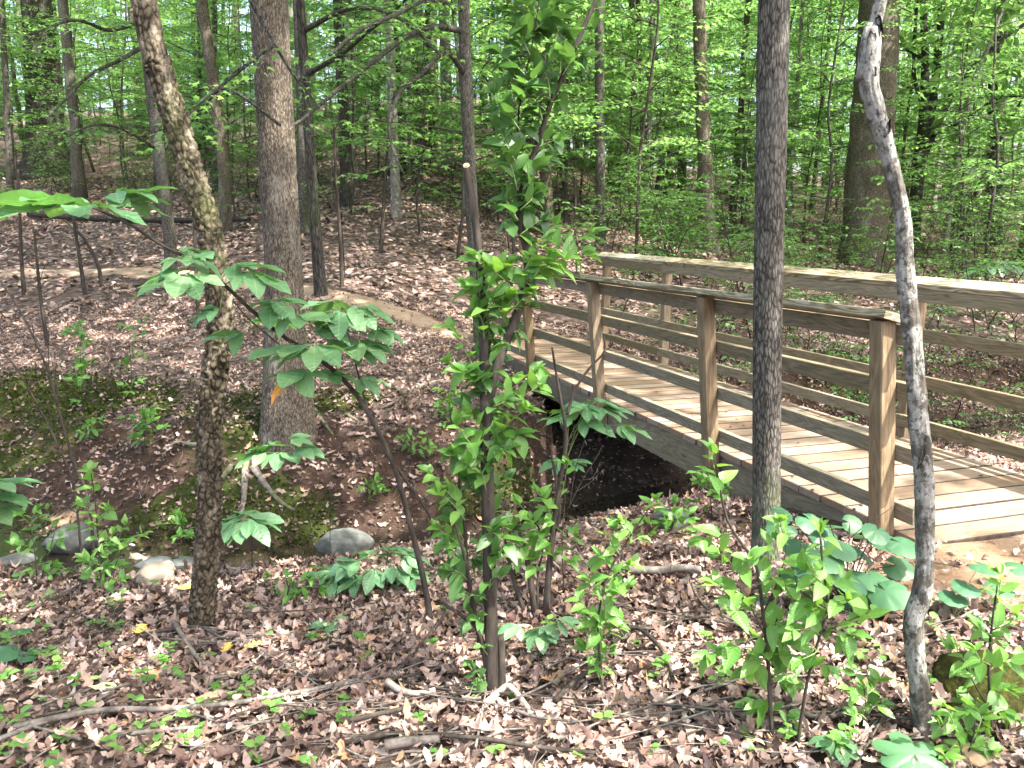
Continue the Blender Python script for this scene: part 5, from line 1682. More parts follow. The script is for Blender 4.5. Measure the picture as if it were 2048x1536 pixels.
palm_plant('slender palmate seedling in front of the bridge stringer', (1128, 1190), [(1124, 1080), (1130, 1000), (1134, 900), (1150, 850)],
           [((1138, 828), .105, (-1, -.2)), ((1140, 818), .085, (-.2, .8)), ((1172, 808), .105, (-.4, -.5)), ((1200, 815), .11, (1, -.3)), ((1190, 802), .1, (.5, .6)), ((1170, 838), .1, (.8, -.5)), ((1240, 850), .10, (.9, -.4)), ((1125, 920), .075, (-.8, -.3)), ((1140, 922), .07, (.9, 0))])
palm_plant('small bright palmate seedling at the foot of the central shrub', (1080, 1320), [(1082, 1280)], [((1040, 1250), .065, (-1, -.3)), ((1082, 1256), .075, (0, -1)), ((1115, 1240), .065, (.9, .2)), ((1098, 1248), .05, (.5, -.8))], r=0.0016)
palm_plant('palmate leaves pushing in at the left edge above the creek', (-60, 1180), [(-60, 1080), (-40, 1000)], [((-30, 985), .14, (1, -.3)), ((-30, 965), .13, (1, .4)), ((-35, 1010), .13, (.6, -1))], base=np.array([*PY(-60, 1180, 3.2)[:2], float(height(PY(-60, 1180, 3.2)[0], 3.2))]), droop=0.1)
palm_plant('five leaved seedling between the shrub stems and twisted tree', (1675, 1500), [(1674, 1488)], [((1674, 1486), .055, (0, -1)), ((1680, 1478), .045, (1, .3)), ((1668, 1478), .05, (-1, .3))], r=0.0015)
palm_plant('palmate seedling beyond the far handrail at the right edge', (2010, 640), [(2005, 580), (2000, 540)], [((1975, 532), .30, (-1, -.2)), ((2005, 524), .28, (.2, -1)), ((2025, 530), .28, (1, 0)), ((1990, 520), .25, (-.5, .8)), ((2040, 522), .25, (1, .5))], r=0.006)
palm_plant('pale palmate seedling lying low beside the leaning trunk foot', (660, 1262), [(662, 1250)], [((655, 1246), .06, (-1, -.2)), ((668, 1242), .06, (.8, .2)), ((662, 1250), .055, (0, -1))], r=0.0015)

# --- leafy shrubs
def leafy(label, base_px, stems, shoots, name='leafy_sapling', r=0.004, mat='bark_brown', kind='young', base=None, group='young leafy shrubs', clothe=None, seg=7, dens=1.15):
    g_ = G(*base_px) if base is None else base
    pl = Plant(name, label, 'shrub', g_, group, mat)
    A = pl.at
    for st in stems:
        rr = st[1] if len(st) == 2 and isinstance(st[1], float) else r
        pts = st[0] if len(st) == 2 and isinstance(st[1], float) else st
        P_ = pl.stem([A(*q) for q in pts], rr, rr * 0.4, seg, 30)
        if clothe: pl.clothe(P_, clothe[0], clothe[1], clothe[2], clothe[3], kind)
    for s_ in shoots:
        p, q_, nl, sz = s_[:4]
        kd = s_[4] if len(s_) > 4 else kind
        dy = s_[5] if len(s_) > 5 else rp.uniform(-.06, .04)
        pl.shoot(A(*p), A(*q_, dy), max(3, int(nl * dens)), sz * 0.95, kd, r=0.0026)
    pl.done()
leafy('bright young leafy sapling right of the central shrub', (1205, 1385), [[(1205, 1390), (1200, 1320), (1195, 1250), (1205, 1190), (1225, 1130), (1250, 1090), (1275, 1050), (1303, 1010)]],
      [((1195, 1330), (1170, 1290), 6, .055), ((1198, 1340), (1220, 1300), 6, .05, 'shrub'), ((1196, 1300), (1165, 1230), 7, .06), ((1196, 1290), (1235, 1250), 6, .06, 'shrub'), ((1198, 1260), (1160, 1200), 7, .06),
       ((1198, 1250), (1230, 1190), 7, .065), ((1205, 1200), (1175, 1160), 6, .06), ((1215, 1160), (1260, 1130), 6, .06), ((1225, 1140), (1200, 1110), 5, .06), ((1240, 1110), (1230, 1060), 6, .06), ((1255, 1090), (1300, 1070), 5, .055),
       ((1265, 1070), (1240, 1045), 4, .055), ((1285, 1040), (1308, 1000), 5, .06), ((1205, 1190), (1255, 1170), 5, .055), ((1200, 1280), (1215, 1240), 5, .07), ((1200, 1360), (1185, 1330), 5, .05, 'shrub')], r=0.0055)
leafy('upright sapling with fresh leaves left of the furrowed grey tree', (1545, 1480), [[(1545, 1490), (1540, 1400), (1535, 1310), (1525, 1220), (1512, 1130), (1478, 1080), (1455, 1040), (1440, 980), (1428, 910)], ([(1530, 1270), (1500, 1210), (1478, 1150)], 0.003), ([(1538, 1330), (1470, 1230), (1455, 1190)], 0.003), ([(1525, 1230), (1560, 1150), (1572, 1090), (1560, 1050)], 0.003)],
      [((1450, 1020), (1425, 905), 9, .075), ((1470, 1070), (1405, 1080), 6, .065), ((1495, 1110), (1440, 1110), 6, .065), ((1505, 1130), (1550, 1080), 7, .07), ((1515, 1170), (1580, 1130), 7, .07), ((1500, 1210), (1440, 1170), 7, .085), ((1520, 1230), (1470, 1220), 7, .085),
       ((1530, 1270), (1470, 1290), 6, .085), ((1535, 1300), (1500, 1340), 6, .075), ((1535, 1320), (1420, 1310), 8, .075), ((1540, 1350), (1590, 1370), 7, .065), ((1540, 1330), (1575, 1290), 7, .08), ((1532, 1260), (1580, 1230), 7, .08), ((1540, 1400), (1515, 1410), 5, .06, 'shrub'),
       ((1560, 1080), (1560, 1045), 6, .06), ((1480, 1160), (1500, 1120), 6, .075), ((1520, 1200), (1550, 1180), 6, .08), ((1542, 1420), (1575, 1430), 5, .055, 'shrub'), ((1530, 1240), (1545, 1290), 6, .09)], r=0.0075, dens=.8)
leafy('forked leafy sapling between the grey tree and the twisted tree', (1600, 1500), [[(1590, 1530), (1605, 1420), (1620, 1340), (1640, 1270), (1655, 1210), (1645, 1130), (1640, 1070)], ([(1640, 1270), (1700, 1240), (1740, 1225)], 0.003), ([(1650, 1215), (1600, 1180), (1590, 1150)], 0.003)],
      [((1645, 1140), (1640, 1065), 8, .07), ((1650, 1190), (1610, 1140), 7, .07), ((1655, 1200), (1690, 1160), 7, .06), ((1650, 1220), (1600, 1200), 7, .07), ((1645, 1240), (1690, 1200), 7, .065), ((1690, 1250), (1745, 1222), 7, .065), ((1640, 1280), (1690, 1300), 7, .06),
       ((1635, 1300), (1600, 1320), 6, .065, 'shrub'), ((1640, 1270), (1590, 1260), 6, .065), ((1620, 1340), (1660, 1340), 6, .06, 'shrub'), ((1612, 1370), (1580, 1360), 6, .06), ((1660, 1260), (1700, 1270), 6, .07), ((1640, 1250), (1620, 1220), 6, .07)], r=0.006, dens=.8)
leafy('small leafy seedling between the forked sapling and twisted tree', (1735, 1470), [[(1735, 1480), (1732, 1420), (1728, 1370)]],
      [((1732, 1400), (1700, 1380), 5, .05), ((1732, 1390), (1755, 1360), 6, .05), ((1730, 1380), (1715, 1340), 6, .05), ((1735, 1430), (1765, 1410), 5, .045, 'shrub'), ((1734, 1440), (1710, 1430), 5, .045, 'shrub')], r=0.003)
leafy('leafy sapling at the right edge beside the mossy stump', (1975, 1480), [[(1985, 1500), (1980, 1400), (1978, 1320), (1985, 1240), (1995, 1170)], ([(1980, 1420), (1950, 1370), (1925, 1320)], 0.003)],
      [((1990, 1220), (2000, 1150), 7, .065), ((1985, 1260), (2030, 1230), 6, .065), ((1980, 1300), (1960, 1260), 6, .065), ((1950, 1370), (1905, 1300), 7, .065), ((1980, 1340), (2035, 1320), 7, .065), ((1980, 1380), (2020, 1380), 6, .065), ((1985, 1420), (1930, 1420), 7, .06),
       ((1985, 1430), (2030, 1440), 7, .055, 'shrub'), ((1980, 1360), (1940, 1350), 6, .06), ((1985, 1450), (1955, 1470), 6, .055, 'shrub'), ((1985, 1470), (1930, 1500), 7, .05), ((1985, 1460), (2025, 1500), 7, .055, 'shrub'), ((1980, 1330), (1950, 1300), 5, .06)], r=0.006)
leafy('low leafy shoots around the foot of the twisted pale tree', (1925, 1530), [[(1925, 1535), (1920, 1490), (1900, 1440)], [(1925, 1535), (1945, 1480), (1950, 1440)]],
      [((1915, 1480), (1880, 1450), 6, .05, 'shrub'), ((1910, 1460), (1890, 1410), 6, .05), ((1945, 1480), (1965, 1430), 6, .05, 'shrub'), ((1930, 1510), (1890, 1510), 6, .05, 'shrub'), ((1940, 1500), (1980, 1500), 6, .05, 'shrub')], r=0.003)
leafy('leafy green shrub above the creek at left', (195, 1190), [[(205, 1200), (200, 1130), (195, 1060), (190, 1000), (182, 945)], ([(205, 1190), (235, 1120), (250, 1060)], 0.003), ([(203, 1170), (170, 1110), (160, 1070)], 0.003)],
      [((190, 990), (178, 940), 7, .07), ((193, 1040), (160, 1010), 6, .07), ((195, 1050), (220, 1020), 6, .07), ((240, 1100), (285, 1070), 6, .07), ((238, 1110), (250, 1050), 6, .065), ((200, 1090), (180, 1050), 6, .065), ((200, 1110), (225, 1070), 6, .065), ((200, 1130), (170, 1120), 7, .065),
       ((202, 1140), (235, 1130), 7, .065), ((203, 1160), (175, 1150), 6, .06), ((203, 1170), (240, 1160), 6, .06), ((200, 1150), (215, 1100), 6, .07), ((204, 1185), (190, 1185), 5, .05, 'shrub')], r=0.006, kind='young')
leafy('dark leafy shrub in the creek at the left edge', (70, 1170), [[(75, 1180), (70, 1110), (60, 1040)], [(75, 1180), (100, 1100), (115, 1040)]],
      [((65, 1070), (40, 1030), 6, .065), ((70, 1110), (35, 1090), 6, .065, 'shrub'), ((95, 1110), (130, 1060), 7, .065, 'shrub'), ((75, 1130), (110, 1130), 6, .06, 'shrub'), ((72, 1140), (40, 1150), 6, .06), ((62, 1050), (75, 1020), 5, .06, 'shrub'), ((110, 1060), (95, 1020), 5, .065), ((90, 1150), (130, 1140), 6, .055)], r=0.004, kind='shrub')
BANKP = [('bushy green sapling on the mossy ledge at left', (165, 830), [(165, 760), (160, 700), (168, 650)], 14, .085), ('small green sapling on the bank right of the mossy ledge', (262, 800), [(262, 730), (258, 680), (268, 650)], 9, .075),
         ('green bushy seedling below the mossy ledge', (290, 910), [(288, 860), (285, 810)], 12, .075), ('little seedling with pale leaves on the bare red bank', (178, 890), [(180, 860), (178, 840)], 6, .07),
         ('dark green seedling under the grey tree on the far bank', (905, 860), [(900, 820), (895, 780)], 12, .075), ('low green seedling on the leafy bank right of the stout tree', (822, 930), [(822, 890), (825, 860)], 7, .065),
         ('green seedling growing beneath the near edge of the footbridge', (1340, 1068), [(1345, 1050), (1360, 1025)], 9, .06), ('leafy seedling growing at the bridge stringer near the grey tree', (1425, 1040), [(1420, 990), (1415, 960)], 9, .05),
         ('low green seedling in the creek bed right of the leaning trunk', (362, 1090), [(362, 1050), (368, 1020)], 8, .065), ('small shrub on the shaded bank below the stout tree', (735, 1010), [(735, 985), (738, 965)], 6, .06),
         ('dark seedling on the leaf litter left of the boulder', (572, 1215), [(575, 1190), (580, 1165)], 7, .05)]
for lab, b_, st, nsh, sz in BANKP:
    g_ = G(*b_)
    pl = Plant('leafy_seedling', lab, 'seedling', g_, 'seedlings on the creek banks')
    P_ = pl.stem([g_] + [pl.at(*q) for q in st], 0.005, 0.002, 6, 20)
    for j in range(nsh):
        f = rp.uniform(0.15, 1)
        q = P_[int(f * 19)]
        a = rp.uniform(0, 6.28)
        pl.shoot(q, q + np.array([math.cos(a), math.sin(a), rp.uniform(0, .8)]) * rp.uniform(.06, .17), 4, sz, 'shrub', 0.0018)
    pl.done()

# --- broad leaved plant by the bridge end
g_ = G(1690, 1215)
br = Plant('broadleaf_plant', 'broad round leaved plant at the near end of the footbridge', 'plant', g_, None, 'bark_brown')
A = br.at
HB = [((1570, 1052), .085, (-1, -.4)), ((1620, 1040), .09, (.3, -.4)), ((1640, 1070), .08, (1, -.4)), ((1560, 1020), .06, (.4, -.4)), ((1700, 1045), .06, (1, -.2)), ((1765, 1075), .10, (.6, -.9)), ((1755, 1060), .075, (-.4, -.6)), ((1800, 1085), .095, (.7, -.8)),
      ((1650, 1110), .10, (-.3, -1)), ((1690, 1150), .11, (.1, -1)), ((1740, 1150), .11, (.4, -1)), ((1620, 1130), .09, (-.6, -.8)), ((1720, 1100), .08, (.2, -.9)), ((1600, 1090), .08, (-.7, -.6)), ((1790, 1130), .085, (.8, -.6)), ((1680, 1090), .085, (0, -.8)), ((1660, 1050), .07, (.1, .6)), ((1730, 1070), .07, (.2, .5)), ((1590, 1150), .08, (-.6, -.8)),
      ((1700, 1190), .09, (0, -1)), ((1770, 1180), .10, (.5, -1))]
for (hx, hy), sz, fc in HB:
    dy = rp.uniform(-.25, .2)
    h_ = A(hx, hy, dy)
    br.stem([g_, (g_ + h_) / 2 + np.array([0, 0, .06]), h_], 0.004, 0.0018, 5, 12)
    br.ls = 0.95
    br.leaf(BROAD, h_, np.array([fc[0], fc[1], -0.25]), np.array([rp.gauss(0, .25), -.45 + rp.gauss(0, .2), 1.0]), sz)
br.stem([g_, A(1600, 1250), A(1690, 1090), A(1790, 1010)][1:], 0.003, 0.0012, 5, 16)
br.done()
for lab, b_, hubs in (('round leaved seedling on the sunny clay behind the twisted tree', (1905, 1240), [((1960, 1130), .055, (.5, -.7)), ((1935, 1170), .06, (-.5, -.6)), ((1990, 1175), .06, (1, -.3)), ((2035, 1135), .06, (1, 0)), ((1910, 1190), .06, (-.6, -.6))]),
                      ('pale lobed seedling leaves at the left edge of the litter', (35, 1330), [((20, 1300), .06, (-.5, -.8)), ((55, 1305), .05, (.6, -.5)), ((40, 1260), .05, (-.2, .5))]),
                      ('green lobed seedling beside the bare clay under the bridge', (1500, 1215), [((1480, 1200), .04, (-.7, -.5)), ((1515, 1195), .04, (.7, -.3)), ((1500, 1205), .04, (0, -1))])):
    g_ = G(*b_)
    pl = Plant('round_leaf_seedling', lab, 'seedling', g_, 'round leaved seedlings', 'green_stem')
    for (hx, hy), sz, fc in hubs:
        h_ = pl.at(hx, hy)
        pl.stem([g_, (g_ + h_) / 2 + np.array([0, 0, .02]), h_], 0.002, 0.001, 5, 10)
        pl.leaf(BROAD, h_, np.array([fc[0], fc[1], -0.1]), np.array([rp.gauss(0, .2), -.2, 1.0]), sz)
    pl.done()

# large lobed leaf at the bottom right
g_ = G(1828, 1560)
big = Plant('lobed_leaf_seedling', 'single large five lobed green leaf at the bottom right', 'seedling', g_, None, 'green_stem')
h_ = PY(1828, 1506, g_[1] + 0.0)
BIG = lobed_mesh('leaf', M['leaf_lobed'], [(-165, .45), (-105, .82), (-52, 1.0), (0, 1.10), (52, 1.0), (105, .82), (165, .45)], 1.0, 5, 0.16, 0.60, 10, 2.2)
big.stem([g_ - np.array([0, 0, .02]), h_], 0.003, 0.002, 6, 8)
big.leaf([BIG], h_, np.array([0.05, 1.0, 0.12]), np.array([0, -.6, 1.0]), .10)
big.leaf([BIG], h_ + np.array([0.0, -0.02, -0.01]), np.array([-0.15, -1.0, -0.2]), np.array([0, -.2, 1.0]), .10)
big.done()

# --- scattered small green seedlings on the near litter
sd = 0
SEEDPX = []
while len(SEEDPX) < 120:
    px, py = rp.uniform(-20, 2060), 1180 + 370 * rp.random() ** 0.8
    dens = 1.0 if px < 560 else (0.35 if px < 1300 else 0.45)
    if rp.random() < dens: SEEDPX.append((px, py))
for px, py in [(110, 1320), (100, 1370), (120, 1420), (290, 1385), (360, 1370), (480, 1390), (500, 1420), (560, 1430), (640, 1440), (690, 1450), (30, 1270), (75, 1225)]:
    SEEDPX += [(px + rp.gauss(0, 14), py + rp.gauss(0, 10)) for _ in range(2)]
for px, py in SEEDPX:
    g_ = G(px, py)
    if d_far(g_[0], g_[1]) > -1.0: continue
    pl = Plant('green_seedling', 'small bright green seedling in the litter ' + where(g_[0], g_[1], False).replace('tree', 'trunk'), 'seedling', g_, 'small seedlings in the leaf litter', 'green_stem')
    hgt = rp.uniform(0.03, 0.10)
    top = g_ + np.array([rp.gauss(0, .015), rp.gauss(0, .015), hgt])
    pl.stem([g_ - np.array([0, 0, .01]), top], 0.0014, 0.0008, 4, 4)
    nl = rp.randint(3, 6)
    for j in range(nl):
        a = j * 2.4 + rp.random()
        q = g_ + (top - g_) * rp.uniform(0.5, 1)
        pl.leaf('round', q, np.array([math.cos(a), math.sin(a), rp.uniform(-.1, .4)]), np.array([rp.gauss(0, .2), -.15, 1.0]), rp.uniform(.016, .040))
    pl.done()

# ------------------------------------------------------------------ stones, roots, sticks, logs
def rock_mesh(name, mat, sx, sy, sz, seed, rough=0.22, facet=True):
    n1, n2 = 56, 36
    a = np.linspace(0, 2 * np.pi, n1, endpoint=False)
    t = np.linspace(-np.pi / 2, np.pi / 2, n2)
    A_, T_ = np.meshgrid(a, t)
    D = np.stack([np.cos(T_) * np.cos(A_), np.cos(T_) * np.sin(A_), np.sin(T_)], -1)
    rr_ = np.random.default_rng(seed)
    pn = unit(np.concatenate([rr_.normal(0, 1, (13, 3)), np.array([[0.15, -0.1, 1.0], [0, 0, -1.0]])]))
    pd = rr_.uniform(0.74, 0.98, 15); pd[13] = 0.72
    cosv = D @ pn.T
    r_ = np.min(np.where(cosv > 0.05, pd / np.maximum(cosv, 0.05), 3.0), -1)
    r_ = 1.0 / (0.72 / r_ + 0.28)
    r_ = r_ * (1 + 0.5 * rough * (fbm(D * 1.6 + seed * 7.3, 3, seed) - 0.5) + 0.05 * (fbm(D * 7 + seed, 3, seed) - 0.5))
    V = (D * r_[..., None] * np.array([sx, sy, sz])).reshape(-1, 3)
    i = np.arange(n2 - 1)[:, None] * n1; j = np.arange(n1)[None]; j2 = (j + 1) % n1
    mb = MB(); mb.add(V, np.stack([i + j, i + j2, i + n1 + j2, i + n1 + j], -1).reshape(-1, 4))
    return mb.mesh(name, mat)
ROCKS = [('large smooth grey boulder on the far side of the creek', (690, 1105), .23, .17, .15, 'rock', 1, 0.35, 'boulder', -0.02),
         ('long dark wet stone in the creek left of the leaning trunk', (312, 1135), .13, .10, .055, 'rock_dark', 2, 0.2, 'stone', 0),
         ('rounded brown stone at the creek edge below the dark wet stone', (312, 1165), .12, .09, .07, 'rock_brown', 3, -0.1, 'stone', 0),
         ('tall grey stone in the creek behind the leafy green shrub', (145, 1100), .17, .14, .15, 'rock', 4, 0.1, 'boulder', 0),
         ('small dark stone tucked against the leaning trunk', (370, 1135), .09, .08, .05, 'rock_dark', 5, 0.4, 'stone', 0),
         ('small pinkish stone beside the dark wet stone', (272, 1120), .05, .05, .04, 'rock_brown', 6, 0.4, 'stone', 0),
         ('small tan stone lying in the litter at lower left', (414, 1412), .045, .03, .028, 'rock_tan', 7, 0.1, 'stone', 0),
         ('flat pale stone at the left edge of the creek', (30, 1130), .15, .1, .05, 'rock', 8, 0.3, 'stone', 0),
         ('flat grey stone at the bridge abutment beside the dark gap', (1345, 1052), .10, .09, .07, 'rock_dark', 12, -0.3, 'boulder', 0),
         ('tan stone lying at the bottom right corner', (1965, 1525), .05, .04, .03, 'rock_tan', 10, 0.2, 'stone', 0)]
for lab, pp, sx, sy, sz, mt, sd_, rot, cat, dz in ROCKS:
    g_ = G(*pp)
    o = tag(ob(cat, rock_mesh(cat, M[mt], sx, sy, sz, sd_)), lab, cat, 'stones along the creek')
    o.location = (g_[0], g_[1], g_[2] + sz * 0.45 + dz)
    o.rotation_euler = (0.1, -0.12 + rot * 0.4, rot)
g_ = G(1958, 1420)
o = tag(ob('mossy_stump', rock_mesh('mossy_stump', M['mossrock'], .17, .13, .12, 14, 0.4)), 'low rotten stump covered in yellow green moss at right', 'stump')
o.location = (g_[0] + 0.08, g_[1] + .1, g_[2] + .03)

# exposed roots below the stout tree
def root_obj(lab, pts, r0, r1, dy=None, name='exposed_root', mat='root', group='exposed roots on the far bank'):
    W = []
    for i, q in enumerate(pts):
        g_ = G(*q)
        W.append(g_ + np.array([0, 0, r0 * 0.3]))
    W = np.array(W)
    P = smooth_path(W, 40)
    c = P[0].copy()
    mb = MB(); add_tube(mb, P - c, np.linspace(r0, r1, 40), 10, bark_disp(0.22, 9, 1.5, len(lab)))
    o = tag(ob(name, mb.mesh(name, M[mat])), lab, 'root', group)
    o.location = c
root_obj('pale root running straight down the bank below the palmate leaves', [(492, 925), (490, 960), (488, 1000), (482, 1030)], .035, .018)
root_obj('pale root slanting right down to the creek below the stout tree', [(508, 940), (540, 985), (565, 1010), (590, 1025)], .035, .012)
root_obj('pale root curving left behind the leaning trunk', [(430, 890), (390, 892), (350, 888), (325, 915)], .028, .012)
root_obj('brown root reaching right from the foot of the stout tree', [(628, 820), (650, 850), (672, 880)], .025, .01)
root_obj('thin snaking root across the mossy bank left of the shrub', [(760, 820), (800, 800), (850, 770), (905, 755), (940, 735)], .014, .008)
root_obj('grey root reaching left of the pale slanting root', [(465, 935), (440, 965), (425, 985)], .03, .012)
root_obj('root arching along the top of the red bank beside the tree', [(690, 830), (740, 850), (790, 815), (830, 800)], .016, .007)

def stick(lab, pts, r0, r1, mat='stick', name='fallen_stick', cat='stick', group='fallen sticks in the leaf litter', lift=0.028, n=26, seg=7, zs=None):
    W = []
    for i, q in enumerate(pts):
        g_ = G(*q)
        W.append(g_ + np.array([0, 0, (zs[i] if zs else lift) + r0]))
    P = smooth_path(np.array(W), n)
    c = P[0].copy()
    mb = MB(); add_tube(mb, P - c, np.linspace(r0, r1, n), seg, bark_disp(0.12, 14, 2, len(lab)))
    o = tag(ob(name, mb.mesh(name, M[mat])), lab, cat, group)
    o.location = c
    return o
k_ = 2.6 / FPX
ST_ = [('bent pale barkless stick arched at the foot of the central shrub', [(972, 1420), (1000, 1400), (1018, 1396), (1040, 1415), (1062, 1440)], .013, .010, 'stick_pale', [0.01, .02, .03, .02, 0.01]),
       ('pale rotten stick left of the arched barkless one', [(775, 1385), (800, 1402), (835, 1408), (870, 1400)], .013, .009, 'stick_pale', None),
       ('long thin pole running across the lower left corner', [(-30, 1512), (60, 1475), (150, 1445), (230, 1400)], .010, .006, 'stick', None),
       ('long grey pole lying across the litter at lower left', [(30, 1475), (200, 1442), (330, 1438), (480, 1425), (620, 1400), (720, 1380)], .012, .008, 'stick', None),
       ('thin dark branch lying below the long grey pole', [(230, 1492), (330, 1480), (420, 1472), (560, 1462)], .008, .005, 'stick', None),
       ('mossy grey branch in front of the leaning trunk', [(345, 1262), (375, 1305), (400, 1335), (430, 1350)], .012, .008, 'stick', [.05, .03, .02, .01]),
       ('dark twig arching at the foot of the leaning trunk', [(240, 1312), (300, 1285), (350, 1275), (400, 1270), (445, 1292)], .009, .005, 'bark_twig', None),
       ('forked dark branch from the leafy green shrub to the left edge', [(28, 1262), (80, 1225), (150, 1190), (180, 1170)], .010, .006, 'bark_twig', None),
       ('long thin dark branch leaning toward the central shrub', [(770, 1370), (830, 1320), (880, 1265), (905, 1240)], .010, .007, 'bark_twig', [0, .02, .04, .05]),
       ('curved dark branch to the right of the bright young sapling', [(1225, 1310), (1265, 1282), (1310, 1310), (1340, 1350), (1345, 1400)], .010, .006, 'bark_twig', [.04, .05, .04, .02, 0]),
       ('pale broken log lying on the litter below the bridge edge', [(1255, 1160), (1310, 1162), (1360, 1158), (1400, 1160)], .024, .018, 'stick', None),
       ('thin branch slanting behind the upright fresh sapling', [(1370, 1168), (1410, 1230), (1450, 1250), (1500, 1270)], .007, .004, 'stick', None),
       ('grey stick propped beside the forked leafy sapling', [(1560, 1320), (1590, 1290), (1620, 1255)], .012, .010, 'stick', [.0, .05, .10]),
       ('long low branch along the bottom of the picture', [(690, 1510), (800, 1490), (950, 1500), (1080, 1520), (1200, 1530)], .010, .006, 'bark_twig', None),
       ('dark branch from bottom left of the shrub foot', [(700, 1462), (800, 1440), (880, 1420), (960, 1395)], .010, .006, 'bark_twig', None),
       ('thick grey branch lying among the twigs at bottom centre', [(770, 1520), (820, 1510), (880, 1505)], .018, .014, 'stick', None),
       ('dark forked stick on the litter right of the upright sapling', [(1580, 1440), (1640, 1460), (1720, 1440), (1770, 1420)], .010, .005, 'bark_twig', None),
       ('thin dead branch beyond the arched barkless stick', [(1030, 1440), (1060, 1450), (1110, 1460), (1160, 1465)], .007, .004, 'stick', None),
       ('twisted dry branch right of the shrub foot', [(1110, 1420), (1160, 1380), (1200, 1365), (1260, 1355)], .012, .006, 'bark_twig', [.02, .04, .03, 0])]
for lab, pts, r0, r1, mt, zs in ST_:
    stick(lab, pts, r0, r1, mt, zs=zs)
# the mossy log up the slope
W = np.array([G(60, 438) + [0, 0, .12], G(180, 446) + [0, 0, .12], G(330, 450) + [0, 0, .1], G(500, 446) + [0, 0, .08]])
P = smooth_path(W, 40); c = P[0].copy()
mb = MB(); add_tube(mb, P - c, np.linspace(.09, .05, 40), 14, bark_disp(0.1, 4, 2, 3))
o = tag(ob('fallen_log', mb.mesh('fallen_log', M['bark_dark'])), 'long fallen log lying across the slope above the path', 'log'); o.location = c
W = np.array([G(1080, 440), G(1180, 452), G(1250, 440)])
# extra anonymous sticks, shared look
for j in range(110):
    px, py = rp.uniform(0, 2040), 1230 + 300 * rp.random()
    g0 = G(px, py)
    if d_far(g0[0], g0[1]) > -1.1 or in_bridge(g0[0], g0[1], 0.2): continue
    a = rp.gauss(0.15, .55) + (math.pi if rp.random() < .5 else 0)
    L = rp.uniform(.2, .85)
    W = []
    for f in np.linspace(0, 1, 4):
        x, y = g0[0] + math.cos(a) * L * f, g0[1] + math.sin(a) * L * f + rp.gauss(0, .015)
        W.append([x, y, float(height(x, y)) + .024 + rp.uniform(0, .022)])
    P = smooth_path(np.array(W), 12); r0 = rp.uniform(.0025, .006)
    mb = MB(); add_tube(mb, P - P[0], np.linspace(r0, r0 * .5, 12), 5)
    o = tag(ob('fallen_twig', mb.mesh('fallen_twig', M['stick' if rp.random() < .6 else 'bark_twig'])), 'thin dead twig lying loose in the litter ' + where(P[0][0], P[0][1], False).replace('tree', 'trunk'), 'twig', 'loose twigs in the leaf litter')
    o.location = P[0]
# fine twig debris, uncountable
mb = MB()
q = np.concatenate([frustum_pts(1700, 1.9, 6.0, .6, npr), frustum_pts(1800, 5.5, 11.0, .6, npr)])
for x, y in q:
    if d_far(x, y) > -0.9 and d_far(x, y) < .4: continue
    if in_bridge(x, y, .1): continue
    a = npr.uniform(0, 6.28); L = npr.uniform(.04, .22); b_ = npr.normal(0, .02)
    P = np.array([[x, y, 0], [x + math.cos(a) * L / 2 - b_ * math.sin(a), y + math.sin(a) * L / 2 + b_ * math.cos(a), 0], [x + math.cos(a) * L, y + math.sin(a) * L, 0]])
    P[:, 2] = height(P[:, 0], P[:, 1]) + .018 + npr.uniform(0, .02, 3)
    add_tube(mb, P, [.0018, .0015, .0009], 3, cap=False)
tag(ob('twig_litter', mb.mesh('twig_litter', M['stick'])), 'fine broken twigs scattered over the dead leaves', 'twigs', None, 'stuff')

# coloured fallen leaves that stand out
def fallen(lab, px, py, size, mat, name='fallen_leaf', tmpl='oak', seed=0):
    g_ = G(px, py)
    if tmpl == 'oak':
        V0, fs = oak_template(seed)
        V0 = V0.copy(); V0[:, 1] *= 1.25; V0[:, 2] = 0.5 * (V0[:, 0] - .5) ** 2 + 0.8 * V0[:, 1] ** 2
        mb = MB(); mb.add(V0, *fs); me = mb.mesh(name, M[mat])
    else:
        me = leaf_mesh(name, M[mat], .42, -.1, .1, seed, 8)
    nr = ground_normal(g_[0:1], g_[1:2])[0] + np.array([0, -.25, 0])
    a = rp.uniform(0, 6.28)
    ob_ = tag(ob(name, me, None, basis(g_ + [0, 0, .035], [math.cos(a), math.sin(a), 0], nr, size)), lab, 'leaf', 'bright fallen leaves')
fallen('yellow oak leaf in front of the leaning trunk', 450, 1325, .085, 'leaf_yellow', seed=1)
fallen('second yellow oak leaf right of the first by the leaning trunk', 488, 1312, .075, 'leaf_yellow', seed=2)
fallen('yellow lobed leaf left of the mossy grey branch', 275, 1288, .09, 'leaf_yellow', seed=3)
fallen('pale yellow leaf at the litter edge left of the leaning trunk', 352, 1192, .10, 'leaf_yellow', seed=4)
fallen('large pale green fallen leaf at lower left', 235, 1392, .10, 'leaf_pale', tmpl='x', seed=5)
fallen('second pale green leaf below the large pale one', 210, 1365, .08, 'leaf_pale', tmpl='x', seed=6)
fallen('pale green leaf near the bottom edge at left', 330, 1500, .075, 'leaf_pale', tmpl='x', seed=7)
fallen('bright pale leaf right of the one near the bottom edge', 290, 1530, .07, 'leaf_pale', tmpl='x', seed=9)

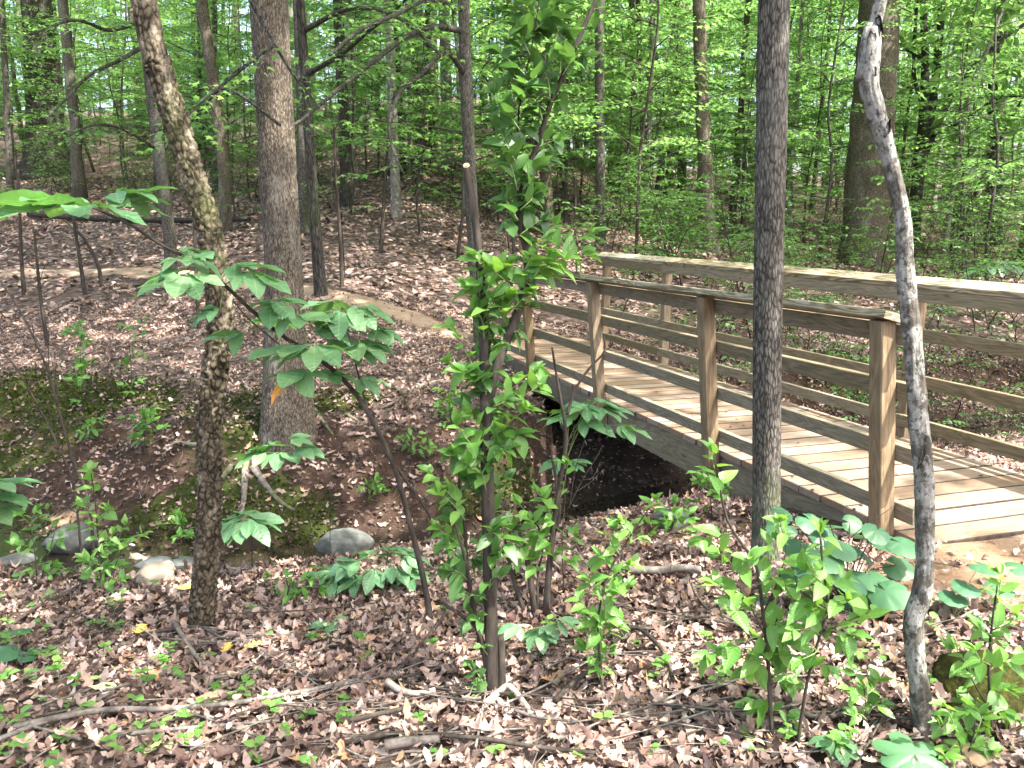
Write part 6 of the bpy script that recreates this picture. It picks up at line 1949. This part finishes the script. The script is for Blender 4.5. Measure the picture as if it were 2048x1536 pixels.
# leaf scraps on the deck
mb = MB()
n = 130
al_ = npr.uniform(3.1, 10.8, n); sl_ = np.clip(npr.choice([3.12, 4.4, 3.7], n, p=[.4, .35, .25]) + npr.normal(0, .12, n), 3.05, 4.46)
pos = AX[None] * al_[:, None] + NX[None] * sl_[:, None]; pos[:, 2] = .006
aa = npr.uniform(0, 6.28, n)
batch(mb, T_OAKLO, pos, np.stack([np.cos(aa), np.sin(aa), 0 * aa], -1), unit(np.array([0, 0, 1.0]) + npr.normal(0, .15, (n, 3))), npr.uniform(.015, .045, n), 0.5, 1.0)
tag(ob('deck_litter', mb.mesh('deck_litter', M['bark_brown'])), 'brown leaf scraps and catkins scattered on the deck planks', 'leaf litter', None, 'stuff')

# thin bare stems on the left bank
BARE = [('thin dark leaning stem crossing the left bank', [(178, 1010), (150, 930), (120, 830), (95, 740), (50, 640), (0, 560)], .013, .006, 5.4),
        ('thin dark stem behind the leaning stem at left', [(150, 990), (120, 900), (70, 800), (20, 720), (-30, 680)], .010, .005, 5.6)]
for lab, pts, r0, r1, y in BARE:
    base = np.array([PY(*pts[0], y)[0], y, float(height(PY(*pts[0], y)[0], y))])
    P = smooth_path([base - [0, 0, .1]] + [PY(*q, y) for q in pts], 40)
    mb = MB(); add_tube(mb, P - base, np.linspace(r0, r1, 40), 8, bark_disp(.1, 8, 2, 4))
    for j in range(6):
        q = P[rp.randrange(12, 40)] - base
        e = q + np.array([rp.gauss(0, .2), rp.gauss(0, .1), rp.uniform(.1, .4)])
        add_tube(mb, np.stack([q, (q + e) / 2 + [0, 0, .03], e]), [.004, .003, .0015], 4, cap=False)
    o = tag(ob('bare_stem', mb.mesh('bare_stem', M['bark_brown'])), lab, 'sapling', 'bare stems on the left bank'); o.location = base
for lab, pts in (('slim bare stem beside the path at left', [(170, 590), (160, 520), (148, 440), (150, 360)]), ('slim bare stem right of the other by the path', [(203, 572), (196, 530), (170, 480), (130, 440)]),
                 ('thin upright stem at the left edge near the path', [(48, 590), (42, 500), (40, 430), (36, 340)]), ('thin upright stem on the dark litter at left', [(95, 690), (82, 600), (72, 500), (68, 460)]),
                 ('thin stem rising left of the dark slender tree foot', [(398, 660), (392, 540), (388, 420), (380, 300)]), ('thin bare stem right of the dark slender tree', [(684, 575), (680, 470), (672, 360), (668, 250)]),
                 ('thin bare stem on the slope left of the grey tree', [(762, 500), (768, 400), (775, 300), (790, 180)])):
    g_ = G(*pts[0]); k_ = depth_of(g_) / FPX
    P = smooth_path([g_ - [0, 0, .1]] + [PY(*q, g_[1]) for q in pts], 30)
    mb = MB(); add_tube(mb, P - g_, np.linspace(4.5 * k_, 2.0 * k_, 30) , 7, bark_disp(.1, 8, 2, 4))
    for j in range(7):
        q = P[rp.randrange(8, 30)] - g_
        e = q + np.array([rp.gauss(0, .35), rp.gauss(0, .2), rp.uniform(.1, .5)])
        add_tube(mb, np.stack([q, (q + e) / 2 + [0, 0, .03], e]), [.006, .004, .002], 4, cap=False)
    o = tag(ob('bare_stem', mb.mesh('bare_stem', M['bark_brown'])), lab, 'sapling', 'bare stems beyond the creek'); o.location = g_
